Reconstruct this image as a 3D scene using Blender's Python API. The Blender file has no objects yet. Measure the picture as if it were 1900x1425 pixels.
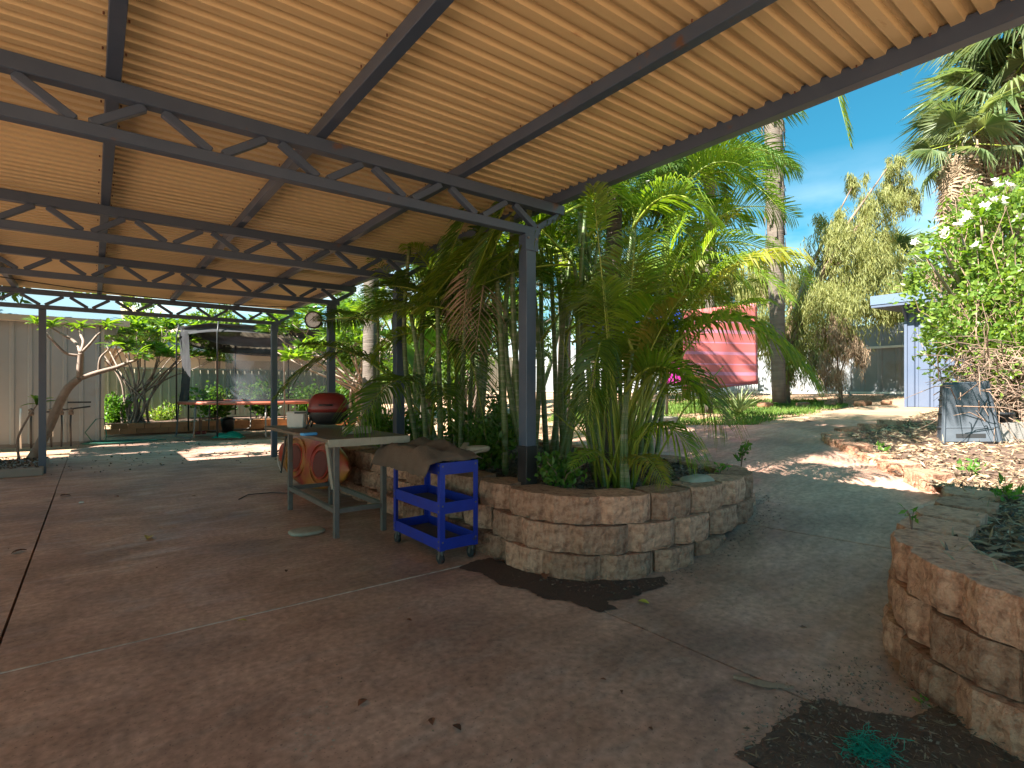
import bpy, bmesh, math, random
import numpy as np
from mathutils import Vector, Matrix, noise, Euler
R = math.radians
rng = random.Random(7)
nr = np.random.RandomState(5)
sc = bpy.context.scene
C = sc.collection
# ------------------------------------------------------------------ camera, world, sun, exposure
YAW = R(37.57); F = 1010.0; H = 1.3
cam = bpy.data.objects.new('camera', bpy.data.cameras.new('camera')); C.objects.link(cam); sc.camera = cam
cam.location = (0, 0, H); cam.rotation_euler = (R(90), 0, -YAW)
cam.data.sensor_width = 36; cam.data.lens = F/1900*36; cam.data.shift_y = 9.5/1900
cam.data.clip_start = .05; cam.data.clip_end = 2000
SUN_EL = R(45.5); SX, SY = -1.0, 0.03
w = bpy.data.worlds.new('World'); sc.world = w; w.use_nodes = True
nt = w.node_tree; nt.nodes.clear()
def wn(t, **k):
    n = nt.nodes.new(t)
    for a, b in k.items(): setattr(n, a, b)
    return n
out = wn('ShaderNodeOutputWorld'); bg = wn('ShaderNodeBackground'); sky = wn('ShaderNodeTexSky', sky_type='NISHITA', sun_disc=False)
sky.sun_elevation = SUN_EL; sky.sun_rotation = R(-90); sky.air_density = 1.0; sky.dust_density = 2.2; sky.ozone_density = 1.2
tint = wn('ShaderNodeMix', data_type='RGBA', blend_type='MULTIPLY'); tint.inputs[0].default_value = 1.0
tint.inputs[7].default_value = (.20, .78, .80, 1)
tc = wn('ShaderNodeTexCoord'); sep = wn('ShaderNodeSeparateXYZ'); nt.links.new(tc.outputs['Generated'], sep.inputs[0])
# low white cloud towards the horizon
mp = wn('ShaderNodeMapping'); mp.inputs['Scale'].default_value = (2.2, 2.2, 7); nt.links.new(tc.outputs['Generated'], mp.inputs[0])
cn = wn('ShaderNodeTexNoise'); cn.inputs['Scale'].default_value = 1.6; cn.inputs['Detail'].default_value = 6; nt.links.new(mp.outputs[0], cn.inputs[0])
cr = wn('ShaderNodeMapRange'); cr.inputs[1].default_value = .40; cr.inputs[2].default_value = .74; nt.links.new(cn.outputs[0], cr.inputs[0])
el = wn('ShaderNodeMapRange'); el.inputs[1].default_value = .36; el.inputs[2].default_value = .02; nt.links.new(sep.outputs[2], el.inputs[0])
mu = wn('ShaderNodeMath', operation='MULTIPLY'); nt.links.new(cr.outputs[0], mu.inputs[0]); nt.links.new(el.outputs[0], mu.inputs[1])
cl = wn('ShaderNodeMix', data_type='RGBA'); cl.inputs[7].default_value = (12, 12, 11.5, 1)
nt.links.new(mu.outputs[0], cl.inputs[0])
nt.links.new(sky.outputs[0], tint.inputs[6]); nt.links.new(tint.outputs[2], cl.inputs[6]); nt.links.new(cl.outputs[2], bg.inputs[0])
nt.links.new(bg.outputs[0], out.inputs[0])
bg.inputs[1].default_value = .052
sl = bpy.data.lights.new('sun', 'SUN'); sl.energy = 5.0; sl.angle = R(.5); sl.color = (1, .94, .84)
so = bpy.data.objects.new('sun', sl); C.objects.link(so)
sd = Vector((SX*math.cos(SUN_EL), SY, math.sin(SUN_EL))).normalized()
so.rotation_euler = sd.to_track_quat('Z', 'Y').to_euler()
sc.view_settings.view_transform = 'Standard'; sc.view_settings.look = 'None'; sc.view_settings.gamma = 1
sc.view_settings.exposure = 2.3; sc.view_settings.use_curve_mapping = False
sc.cycles.max_bounces = 8; sc.cycles.diffuse_bounces = 6; sc.cycles.transparent_max_bounces = 12
# ------------------------------------------------------------------ helpers
FW = Vector((math.sin(YAW), math.cos(YAW), 0)); RT = Vector((math.cos(YAW), -math.sin(YAW), 0))
def D(u, v, d):      # point at depth d along the sight line of photo pixel (used to survey positions)
    return Vector((0, 0, H)) + d*(FW + RT*((u-950)/F) + Vector((0, 0, (722-v)/F)))
def zd(u, v, z=0): return D(u, v, (H-z)*F/(v-722))
def sstep(a, b, x):
    t = min(1, max(0, (x-a)/(b-a))); return t*t*(3-2*t)
KX = [(-99, 0), (2.9, 0), (3.4, .03), (3.94, .12), (4.87, .30), (6, .49), (7, .62), (8.2, .73), (10, .85), (13.9, .95), (17, 1.18), (99, 1.3)]
def zg(x, y):
    x = max(-98, min(98, x))
    for (a, za), (b, zb) in zip(KX, KX[1:]):
        if x <= b:
            z = za+(zb-za)*max(0, (x-a))/(b-a); break
    return z*(1-sstep(9, 13, y)*(1-sstep(7, 13, x)))
def tag(o, label=None, cat=None, group=None, kind=None):
    if label: o['label'] = label
    if cat: o['category'] = cat
    if group: o['group'] = group
    if kind: o['kind'] = kind
    return o
def empty(name, loc=(0, 0, 0), label=None, cat=None, group=None, rz=0):
    o = bpy.data.objects.new(name, None); C.objects.link(o); o.location = loc; o.rotation_euler.z = rz
    o.empty_display_size = .1
    return tag(o, label, cat, group)
def inst(name, me, parent=None, loc=(0, 0, 0), rot=None, scale=None, mat=None):
    o = bpy.data.objects.new(name, me); C.objects.link(o); o.parent = parent; o.location = loc
    if rot is not None: o.rotation_euler = rot
    if scale is not None: o.scale = scale if hasattr(scale, '__len__') else (scale,)*3
    return o
def copy_tree(o, parent=None):
    c = o.copy(); C.objects.link(c); c.parent = parent
    for ch in [x for x in bpy.data.objects if x.parent == o]: copy_tree(ch, c)
    return c
class MB:
    def __init__(s): s.v = []; s.f = []; s.m = []; s.sm = []
    def add(s, vs, fs, mi=0, smooth=False):
        b = len(s.v); s.v += [tuple(p) for p in vs]
        for f in fs: s.f.append([i+b for i in f]); s.m.append(mi); s.sm.append(smooth)
        return s
    def box(s, c, d, rot=None, mi=0):
        m = rot.to_matrix() if isinstance(rot, Euler) else (rot if rot is not None else Matrix.Identity(3))
        c = Vector(c); vs = [c+m@Vector((x*d[0]/2, y*d[1]/2, z*d[2]/2)) for x in (-1, 1) for y in (-1, 1) for z in (-1, 1)]
        return s.add(vs, [(0, 1, 3, 2), (4, 6, 7, 5), (0, 4, 5, 1), (2, 3, 7, 6), (0, 2, 6, 4), (1, 5, 7, 3)], mi)
    def bar(s, a, b, wd, ht, up=(0, 0, 1), mi=0):
        a, b = Vector(a), Vector(b); x = (b-a).normalized(); up = Vector(up)
        y = up.cross(x).normalized(); z = x.cross(y)
        return s.box((a+b)/2, ((b-a).length, wd, ht), Matrix((x, y, z)).transposed(), mi)
    def tube(s, pts, rad, n=8, mi=0, cap=True, smooth=True):
        pts = [Vector(p) for p in pts]
        if not hasattr(rad, '__len__'): rad = [rad]*len(pts)
        vs, fs = [], []; ref = Vector((0, 0, 1))
        t0 = (pts[1]-pts[0]).normalized()
        if abs(t0.z) > .9: ref = Vector((1, 0, 0))
        u = t0.cross(ref).normalized()
        for i, p in enumerate(pts):
            t = (pts[min(i+1, len(pts)-1)]-pts[max(i-1, 0)]).normalized()
            u = (u-t*u.dot(t)).normalized(); w_ = t.cross(u)
            for k in range(n):
                a = 2*math.pi*k/n; vs.append(p+(u*math.cos(a)+w_*math.sin(a))*rad[i])
        for i in range(len(pts)-1):
            for k in range(n):
                fs.append((i*n+k, i*n+(k+1) % n, (i+1)*n+(k+1) % n, (i+1)*n+k))
        s.add(vs, fs, mi, smooth)
        if cap:
            b = len(s.v)-len(vs)
            s.f.append([b+k for k in range(n)][::-1]); s.m.append(mi); s.sm.append(False)
            s.f.append([b+(len(pts)-1)*n+k for k in range(n)]); s.m.append(mi); s.sm.append(False)
        return s
    def lathe(s, prof, c=(0, 0, 0), n=20, mi=0, sx=1, sy=1):
        vs, fs = [], []
        for r, z in prof:
            for k in range(n):
                a = 2*math.pi*k/n; vs.append((c[0]+r*math.cos(a)*sx, c[1]+r*math.sin(a)*sy, c[2]+z))
        for i in range(len(prof)-1):
            for k in range(n): fs.append((i*n+k, i*n+(k+1) % n, (i+1)*n+(k+1) % n, (i+1)*n+k))
        return s.add(vs, fs, mi, True)
    def mesh(s, name, mats):
        me = bpy.data.meshes.new(name); me.from_pydata(s.v, [], s.f)
        for m in (mats if isinstance(mats, (list, tuple)) else [mats]): me.materials.append(m)
        me.polygons.foreach_set('material_index', s.m); me.polygons.foreach_set('use_smooth', s.sm); me.update()
        return me
    def build(s, name, mats, parent=None, loc=(0, 0, 0), bevel=0):
        o = inst(name, s.mesh(name, mats), parent, loc)
        if bevel:
            b = o.modifiers.new('bevel', 'BEVEL'); b.width = bevel; b.segments = 1; b.limit_method = 'ANGLE'
        return o
def npmesh(name, V, Fc, mat, parent=None, smooth=False):    # V (n,3), Fc (m,k) numpy
    me = bpy.data.meshes.new(name); V = np.asarray(V, np.float32); Fc = np.asarray(Fc, np.int32)
    me.vertices.add(len(V)); me.vertices.foreach_set('co', V.ravel())
    m, k = Fc.shape; me.loops.add(m*k); me.loops.foreach_set('vertex_index', Fc.ravel())
    me.polygons.add(m); me.polygons.foreach_set('loop_start', np.arange(0, m*k, k, dtype=np.int32)); me.polygons.foreach_set('loop_total', np.full(m, k, np.int32))
    if smooth: me.polygons.foreach_set('use_smooth', np.ones(m, bool))
    me.materials.append(mat); me.update(); me.validate()
    return inst(name, me, parent)
# ------------------------------------------------------------------ materials
def mat(name, col, rough=.8, metal=0, var=None, vscale=3., vamt=.5, bump=0, bscale=40., spec=.5, detail=8, var2=None, v2scale=.7, v2lo=.5, v2hi=.65, coord='Object', stretch=None, island=None, objrand=0):
    m = bpy.data.materials.new(name); m.use_nodes = True; t = m.node_tree; b = t.nodes['Principled BSDF']
    b.inputs['Roughness'].default_value = rough; b.inputs['Metallic'].default_value = metal; b.inputs['Specular IOR Level'].default_value = spec
    N = t.nodes.new; L = t.links.new
    tc = N('ShaderNodeTexCoord'); src = tc.outputs[coord]
    if stretch:
        mp = N('ShaderNodeMapping'); mp.inputs['Scale'].default_value = stretch; L(src, mp.inputs[0]); src = mp.outputs[0]
    cur = None
    def rgb(c):
        n = N('ShaderNodeRGB'); n.outputs[0].default_value = (*c, 1); return n.outputs[0]
    cur = rgb(col)
    def mixin(cur, c2, fac, mode='MIX'):
        x = N('ShaderNodeMix'); x.data_type = 'RGBA'; x.blend_type = mode
        L(fac, x.inputs[0]); L(cur, x.inputs[6]); L(c2, x.inputs[7]); return x.outputs[2]
    def nz(scale, lo, hi, det=detail):
        n = N('ShaderNodeTexNoise'); n.inputs['Scale'].default_value = scale; n.inputs['Detail'].default_value = det; n.inputs['Roughness'].default_value = .62
        L(src, n.inputs[0]); r = N('ShaderNodeMapRange'); r.inputs[1].default_value = lo; r.inputs[2].default_value = hi; L(n.outputs[0], r.inputs[0]); return r.outputs[0], n.outputs[0]
    if var: cur = mixin(cur, rgb(var), nz(vscale, .5-vamt*.5, .5+vamt*.5)[0])
    if var2: cur = mixin(cur, rgb(var2), nz(v2scale, v2lo, v2hi)[0])
    if island:
        g = N('ShaderNodeNewGeometry'); cur = mixin(cur, rgb(island), g.outputs['Random Per Island'])
    if objrand:
        oi = N('ShaderNodeObjectInfo'); hs = N('ShaderNodeHueSaturation'); r = N('ShaderNodeMapRange')
        r.inputs[3].default_value = 1-objrand; r.inputs[4].default_value = 1+objrand; L(oi.outputs['Random'], r.inputs[0]); L(r.outputs[0], hs.inputs['Value']); L(cur, hs.inputs['Color']); cur = hs.outputs[0]
    L(cur, b.inputs['Base Color'])
    if bump:
        _, n = nz(bscale, 0, 1, 6); bp = N('ShaderNodeBump'); bp.inputs['Strength'].default_value = 1; bp.inputs['Distance'].default_value = bump
        L(n, bp.inputs['Height']); L(bp.outputs[0], b.inputs['Normal'])
    return m
def leafmat(name, c1, c2, tr=.35, rough=.45, spec=.35, trc=None):
    m = mat(name, c1, rough, island=c2, spec=spec, objrand=.25); t = m.node_tree; b = t.nodes['Principled BSDF']; o = t.nodes['Material Output']
    src = b.inputs['Base Color'].links[0].from_socket
    tl = t.nodes.new('ShaderNodeBsdfTranslucent'); mx = t.nodes.new('ShaderNodeMixShader'); mx.inputs[0].default_value = tr
    hs = t.nodes.new('ShaderNodeMix'); hs.data_type = 'RGBA'; hs.blend_type = 'MULTIPLY'; hs.inputs[0].default_value = 1; hs.inputs[7].default_value = (*(trc or (2.6, 2.4, .9)), 1)
    t.links.new(src, hs.inputs[6]); t.links.new(hs.outputs[2], tl.inputs[0])
    t.links.new(b.outputs[0], mx.inputs[1]); t.links.new(tl.outputs[0], mx.inputs[2]); t.links.new(mx.outputs[0], o.inputs[0])
    return m
M = {}
M['steel'] = mat('dark_grey_painted_steel', (.045, .070, .115), .42, .0, var=(.062, .088, .135), vscale=4, bump=.0006, bscale=60, var2=(.12, .06, .035), v2scale=7, v2lo=.64, v2hi=.74, spec=.6)
M['roof'] = mat('tan_roof_sheet', (.70, .55, .30), .5, var=(.58, .43, .22), vscale=1.3, vamt=.6, objrand=.05, var2=(.38, .19, .08), v2scale=7, v2lo=.66, v2hi=.78, stretch=(.6, 2.0, 1))
M['concrete'] = None
M['block'] = mat('split_face_block', (.46, .225, .145), .95, var=(.64, .36, .24), vscale=26, vamt=.35, bump=.03, bscale=30, var2=(.27, .125, .08), v2scale=18, v2lo=.48, v2hi=.68, objrand=.30, spec=.15)
M['stone'] = mat('red_stone', (.19, .09, .055), .93, var=(.28, .15, .09), vscale=7, bump=.012, bscale=18, objrand=.15, spec=.2)
M['soil'] = mat('dark_soil', (.075, .042, .03), .95, var=(.16, .095, .065), vscale=12, bump=.02, bscale=30)
M['dirt'] = mat('red_dirt', (.38, .22, .13), .95, var=(.46, .30, .19), vscale=.8, var2=(.17, .10, .06), v2scale=2.5, v2lo=.5, v2hi=.7, bump=.02, bscale=12)
M['sand'] = mat('pale_sand', (.36, .25, .16), .95, var=(.26, .16, .10), vscale=1.4, bump=.012, bscale=25)
M['cream'] = mat('cream_steel_cladding', (.31, .31, .30), .5, var=(.27, .27, .255), vscale=1.5, var2=(.30, .24, .18), v2scale=1.2, v2lo=.6, v2hi=.8)
M['fence'] = mat('cream_fence_steel', (.40, .36, .27), .5, var=(.33, .29, .22), vscale=1.2)
M['greyfence'] = mat('weathered_grey_fence_steel', (.19, .205, .23), .6, var=(.27, .28, .29), vscale=1.5, var2=(.20, .17, .14), v2scale=1.1, v2lo=.55, v2hi=.75)
M['shedblue'] = mat('blue_grey_shed_steel', (.07, .095, .155), .5, var=(.09, .11, .165), vscale=2)
M['white'] = mat('white_paint', (.72, .72, .70), .5, var=(.6, .58, .54), vscale=6)
M['galv'] = mat('worn_galvanised_steel', (.20, .18, .165), .5, .3, var=(.13, .115, .10), vscale=9, var2=(.22, .09, .04), v2scale=14, v2lo=.62, v2hi=.72)
M['blue'] = mat('blue_enamel', (.010, .035, .36), .42, var=(.008, .025, .26), vscale=8, spec=.5, var2=(.06, .05, .07), v2scale=16, v2lo=.62, v2hi=.72)
M['dust'] = mat('dusty_steel_tray', (.20, .13, .09), .7, var=(.10, .07, .06), vscale=8)
M['rubber'] = mat('black_rubber', (.02, .02, .022), .6)
M['black'] = mat('black_plastic', (.018, .018, .02), .45)
M['red'] = mat('red_enamel', (.20, .022, .018), .4, var=(.14, .016, .014), vscale=5)
M['table'] = mat('worn_board', (.20, .15, .11), .7, var=(.13, .095, .07), vscale=5, stretch=(8, 1, 1))
M['canvas'] = mat('brown_canvas', (.11, .07, .05), .95, var=(.16, .11, .08), vscale=8, bump=.004, bscale=60)
M['pale'] = mat('pale_rock', (.42, .38, .30), .85, var=(.30, .26, .2), vscale=10, bump=.004, bscale=30)
M['bark'] = mat('brown_bark', (.16, .10, .07), .9, var=(.26, .18, .13), vscale=7, bump=.01, bscale=25, stretch=(1, 1, .35))
M['greybark'] = mat('grey_palm_bark', (.17, .135, .11), .9, var=(.08, .06, .05), vscale=3, bump=.02, bscale=9, stretch=(.5, .5, 5))
M['smoothbark'] = mat('smooth_grey_branch', (.30, .24, .20), .75, var=(.18, .12, .09), vscale=9, bump=.004, bscale=30)
M['deadfrond'] = leafmat('dead_frond', (.22, .15, .10), (.34, .25, .17), .15, .8, .1, (1.3, 1.2, 1.0))
M['cane'] = mat('green_ringed_cane', (.055, .11, .025), .5, var=(.12, .17, .05), vscale=3, var2=(.20, .21, .13), v2scale=9, v2lo=.5, v2hi=.6, stretch=(.3, .3, 4))
M['petiole'] = mat('yellow_green_petiole', (.30, .32, .035), .45, var=(.18, .26, .03), vscale=4)
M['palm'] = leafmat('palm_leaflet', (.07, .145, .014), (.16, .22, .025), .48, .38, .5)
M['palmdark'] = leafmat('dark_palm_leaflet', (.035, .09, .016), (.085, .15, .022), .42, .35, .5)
M['palmyellow'] = leafmat('yellowing_leaflet', (.13, .17, .02), (.22, .20, .03), .35, .45, .4)
M['fan'] = leafmat('fan_palm_leaf', (.09, .14, .06), (.18, .21, .10), .34, .38, .4, (2.2, 2.1, 1.0))
M['wattle'] = leafmat('weeping_wattle_leaf', (.14, .155, .05), (.22, .22, .08), .4, .5, .3, (2.0, 1.9, .9))
M['frang'] = leafmat('frangipani_leaf', (.045, .11, .016), (.09, .17, .02), .42, .32, .5, (3.0, 2.5, .6))
M['shrub'] = leafmat('shrub_leaf', (.05, .13, .02), (.10, .20, .03), .35, .4, .4)
M['vine'] = leafmat('vine_leaf', (.07, .14, .02), (.17, .24, .04), .35, .4, .4)
M['hedge'] = leafmat('background_leaf', (.045, .10, .02), (.10, .16, .03), .4, .45, .4, (3.0, 2.6, .7))
M['grass'] = leafmat('grass_blade', (.09, .19, .03), (.18, .26, .05), .3, .5, .3, (1.6, 1.6, .8))
M['straw'] = leafmat('dry_leaf_litter', (.20, .12, .07), (.42, .33, .22), .1, .8, .2, (1, 1, 1))
M['litter'] = leafmat('dark_leaf_litter', (.09, .055, .04), (.22, .17, .13), .05, .8, .2, (1, 1, 1))
M['dryleaf'] = mat('brown_dry_leaf', (.16, .06, .03), .8, objrand=.4)
M['yellowleaf'] = mat('yellow_leaf', (.45, .38, .05), .6)
M['twig'] = mat('pinkish_brown_twig', (.30, .20, .14), .85, var=(.18, .11, .08), vscale=8)
M['flower'] = mat('white_petal', (.85, .80, .74), .6)
M['hose'] = mat('green_hose', (.01, .09, .065), .4)
M['teal'] = mat('teal_netting', (.0, .25, .17), .6)
M['orange'] = mat('faded_orange_plastic', (.36, .10, .06), .5)
M['mat'] = mat('blue_black_mat', (.02, .025, .06), .6)
M['pinkpad'] = mat('faded_pink_pad', (.45, .22, .22), .6)
M['coral'] = None
M['pink'] = mat('magenta_cloth', (.75, .03, .45), .8)
M['clothblue'] = mat('blue_cloth', (.02, .07, .55), .8)
M['greyplastic'] = mat('grey_weathered_plastic', (.028, .036, .05), .6, var=(.075, .09, .11), vscale=3)
M['clockface'] = mat('pale_clock_face', (.75, .80, .88), .3)
M['tanroof'] = mat('tan_corrugated_roof', (.48, .37, .26), .5)
M['gutter'] = mat('blue_grey_gutter', (.25, .32, .38), .4)
M['shedroof'] = mat('slate_blue_roof', (.12, .18, .22), .5)
M['kred'] = mat('red_kayak_plastic', (.38, .03, .02), .4, var=(.42, .05, .02), vscale=2)
M['kyel'] = mat('red_yellow_kayak_plastic', (.30, .025, .018), .4, var=(.42, .20, .03), vscale=1.5, vamt=.16, var2=(.05, .01, .01), v2scale=2, v2lo=.6, v2hi=.7)
M['brick'] = mat('house_wall', (.42, .34, .26), .8)
M['cinder'] = mat('grey_cinder_block', (.26, .24, .22), .9, bump=.004, bscale=60)
def concrete():
    m = mat('brown_tinted_concrete', (.36, .20, .145), .5, var=(.52, .32, .24), vscale=1.6, vamt=.30, var2=(.22, .13, .10), v2scale=.9, v2lo=.48, v2hi=.72, bump=.0022, bscale=14, coord='Object', spec=.32)
    t = m.node_tree; b = t.nodes['Principled BSDF']; N = t.nodes.new; L = t.links.new
    tc = N('ShaderNodeTexCoord'); mp = N('ShaderNodeMapping'); mp.inputs['Scale'].default_value = (1.1, 3.4, 1); mp.inputs['Rotation'].default_value = (0, 0, .35); L(tc.outputs['Object'], mp.inputs[0])
    n = N('ShaderNodeTexNoise'); n.inputs['Scale'].default_value = 2.0; n.inputs['Detail'].default_value = 9; n.inputs['Distortion'].default_value = 1.2; L(mp.outputs[0], n.inputs[0])
    r = N('ShaderNodeMapRange'); r.inputs[1].default_value = .35; r.inputs[2].default_value = .7; r.inputs[3].default_value = .36; r.inputs[4].default_value = .72; L(n.outputs[0], r.inputs[0]); L(r.outputs[0], b.inputs['Roughness'])
    # brushed dusty streaks in the colour
    cur = b.inputs['Base Color'].links[0].from_socket
    x = N('ShaderNodeMix'); x.data_type = 'RGBA'; x.inputs[7].default_value = (.42, .32, .27, 1)
    r2 = N('ShaderNodeMapRange'); r2.inputs[1].default_value = .5; r2.inputs[2].default_value = .78; r2.inputs[4].default_value = .6; L(n.outputs[0], r2.inputs[0]); L(r2.outputs[0], x.inputs[0])
    L(cur, x.inputs[6])
    n5 = N('ShaderNodeTexNoise'); n5.inputs['Scale'].default_value = .55; n5.inputs['Detail'].default_value = 12; n5.inputs['Roughness'].default_value = .72; n5.inputs['Distortion'].default_value = .6; L(tc.outputs['Object'], n5.inputs[0])
    r5 = N('ShaderNodeMapRange'); r5.inputs[1].default_value = .52; r5.inputs[2].default_value = .66; r5.inputs[4].default_value = .8; L(n5.outputs[0], r5.inputs[0])
    x5 = N('ShaderNodeMix'); x5.data_type = 'RGBA'; x5.inputs[7].default_value = (.16, .10, .085, 1); L(r5.outputs[0], x5.inputs[0]); L(x.outputs[2], x5.inputs[6]); x = x5
    n6 = N('ShaderNodeTexNoise'); n6.inputs['Scale'].default_value = 60; n6.inputs['Detail'].default_value = 1; L(tc.outputs['Object'], n6.inputs[0])
    r6 = N('ShaderNodeMapRange'); r6.inputs[1].default_value = .66; r6.inputs[2].default_value = .70; r6.inputs[4].default_value = .4; L(n6.outputs[0], r6.inputs[0])
    x6 = N('ShaderNodeMix'); x6.data_type = 'RGBA'; x6.inputs[7].default_value = (.07, .045, .04, 1); L(r6.outputs[0], x6.inputs[0]); L(x.outputs[2], x6.inputs[6]); x = x6
    # fine speckle
    n3 = N('ShaderNodeTexNoise'); n3.inputs['Scale'].default_value = 26; n3.inputs['Detail'].default_value = 8; L(tc.outputs['Object'], n3.inputs[0])
    r3 = N('ShaderNodeMapRange'); r3.inputs[1].default_value = .3; r3.inputs[2].default_value = .7; r3.inputs[3].default_value = .74; r3.inputs[4].default_value = 1.24; L(n3.outputs[0], r3.inputs[0])
    y = N('ShaderNodeMix'); y.data_type = 'RGBA'; y.blend_type = 'MULTIPLY'; y.inputs[0].default_value = 1; L(x.outputs[2], y.inputs[6]); L(r3.outputs[0], y.inputs[7]); L(y.outputs[2], b.inputs['Base Color'])
    return m
M['concrete'] = concrete()
def towelmat():
    m = mat('coral_striped_cloth', (.62, .10, .09), .85); t = m.node_tree; b = t.nodes['Principled BSDF']; N = t.nodes.new; L = t.links.new
    tc = N('ShaderNodeTexCoord'); sp = N('ShaderNodeSeparateXYZ'); L(tc.outputs['Object'], sp.inputs[0])
    cr = N('ShaderNodeValToRGB'); cr.color_ramp.interpolation = 'CONSTANT'
    mr = N('ShaderNodeMath'); mr.operation = 'DIVIDE'; mr.inputs[1].default_value = 1.8; L(sp.outputs[2], mr.inputs[0]); ab = N('ShaderNodeMath'); ab.operation = 'ABSOLUTE'; L(mr.outputs[0], ab.inputs[0]); L(ab.outputs[0], cr.inputs[0])
    e = cr.color_ramp.elements; e[0].color = (.56, .135, .13, 1); e[1].position = .999; e[1].color = (.56, .135, .13, 1)
    for p, wd in ((.08, .012), (.16, .03), (.27, .012), (.36, .03), (.47, .012), (.55, .03), (.66, .012), (.80, .03), (.9, .012)):
        a = e.new(p); a.color = (.52, .20, .30, 1); c = e.new(p+wd); c.color = (.56, .135, .13, 1)
    L(cr.outputs[0], b.inputs['Base Color'])
    return m
M['coral'] = towelmat()
def netmat(name, col, op):
    m = bpy.data.materials.new(name); m.use_nodes = True; t = m.node_tree; b = t.nodes['Principled BSDF']; b.inputs['Base Color'].default_value = (*col, 1); b.inputs['Roughness'].default_value = .9
    n = t.nodes.new('ShaderNodeTexNoise'); n.inputs['Scale'].default_value = 3; r = t.nodes.new('ShaderNodeMapRange'); r.inputs[3].default_value = op-.12; r.inputs[4].default_value = op+.12
    tc = t.nodes.new('ShaderNodeTexCoord'); t.links.new(tc.outputs['Object'], n.inputs[0]); t.links.new(n.outputs[0], r.inputs[0]); t.links.new(r.outputs[0], b.inputs['Alpha']); return m
M['net'] = netmat('black_shade_mesh', (.02, .02, .024), .93); M['netlight'] = netmat('grey_side_net', (.10, .11, .13), .42)
# ------------------------------------------------------------------ ground and paving
def sheet(name, poly, mt, dz=0, zf=zg, step=.3, thick=0, jit=0, kind='structure', parent=None):
    bm = bmesh.new(); vs = [bm.verts.new((x, y, 0)) for x, y in poly]; bm.faces.new(vs)
    xs = [p[0] for p in poly]; ys = [p[1] for p in poly]
    for ax, lo, hi in ((0, min(xs), max(xs)), (1, min(ys), max(ys))):
        k = lo+step
        while k < hi-1e-3:
            co = (k, 0, 0) if ax == 0 else (0, k, 0); no = (1, 0, 0) if ax == 0 else (0, 1, 0)
            bmesh.ops.bisect_plane(bm, geom=bm.verts[:]+bm.edges[:]+bm.faces[:], dist=1e-5, plane_co=co, plane_no=no); k += step
    bmesh.ops.triangulate(bm, faces=bm.faces[:])
    for v in bm.verts:
        v.co.z = zf(v.co.x, v.co.y)+dz+(noise.noise(Vector((v.co.x*3, v.co.y*3, 0)))*jit if jit else 0)
    if thick:
        r = bmesh.ops.extrude_face_region(bm, geom=bm.faces[:]); 
        for v in [g for g in r['geom'] if isinstance(g, bmesh.types.BMVert)]: v.co.z -= thick
        bmesh.ops.recalc_face_normals(bm, faces=bm.faces[:])
    me = bpy.data.meshes.new(name); bm.to_mesh(me); bm.free(); me.materials.append(mt)
    o = inst(name, me, parent)
    if kind: o['kind'] = kind
    return o
gx = np.concatenate([np.linspace(-400, -12, 14), np.linspace(-8, 24, 129), np.linspace(30, 400, 14)])
gy = np.concatenate([np.linspace(-400, -8, 14), np.linspace(-6, 26, 65), np.linspace(30, 400, 14)])
GV = np.array([(x, y, zg(x, y)-.06+.03*noise.noise(Vector((x*.9, y*.9, 3)))*(1 if x > 5 or y > 13 else 0)) for y in gy for x in gx]); nx = len(gx)
GF = np.array([(j*nx+i, j*nx+i+1, (j+1)*nx+i+1, (j+1)*nx+i) for j in range(len(gy)-1) for i in range(nx-1)])
g = npmesh('ground', GV, GF, M['dirt'], smooth=True); g['kind'] = 'structure'
GAP = .007
jf = MB().box((-.9, 3.4, -.004), (6.5, .0135, .012)).build('joint_filler', mat('pale_joint_sealant', (.62, .57, .50), .8, var=(.2, .15, .12), vscale=14)); jf['kind'] = 'structure'
z0 = lambda x, y: 0
for i, poly in enumerate([
    [(-8, 3.4+GAP), (-.38-GAP, 3.4+GAP), (-.38-GAP, 9.0), (-.38-GAP, 13.6), (-8, 13.6)],
    [(-.38+GAP, 3.4+GAP), (2.37, 3.4+GAP), (2.75, 3.4+GAP), (2.75, 9.0), (-.38+GAP, 9.0)],
    [(-.38+.001, 9.0+.003), (2.75, 9.0+.003), (3.6, 12), (3.8, 15.2), (.3, 16.0), (-.38+.001, 15.0)],
    [(-8, -3.95), (1.80, -3.95), (1.80, 1.0), (2.36, 1.0), (2.36, 3.4-GAP), (-8, 3.4-GAP)]]):
    sheet('concrete_slab', poly, M['concrete'], zf=z0, step=1.0, thick=.09)
# ramp path panels
sheet('path', [(2.374, .58), (2.55, .5), (4.42, .5), (4.22, 3.0), (2.374, 3.0)], M['concrete'], step=.25, thick=.08)
sheet('path', [(4.436, .5), (9.2, .5), (9.5, 3.7), (8.3, 4.4), (7.9, 5.3), (6.8, 6.2), (4.0, 6.6), (4.236, 3.0)], M['concrete'], step=.25, thick=.08)
sheet('sandy_path', [(9.1, 2.2), (9.5, 3.6), (9.3, 4.2), (11, 4.6), (13.5, 4.9), (15.6, 5.2), (15.6, 2.2)], M['sand'], dz=-.02, step=.5)
sheet('soil_patch', [(1.81, -1), (1.81, .99), (2.36, .99), (2.36, .6), (3.1, .75), (3.1, -1)], M['soil'], zf=z0, dz=.0035, step=.04, jit=.006)
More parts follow.
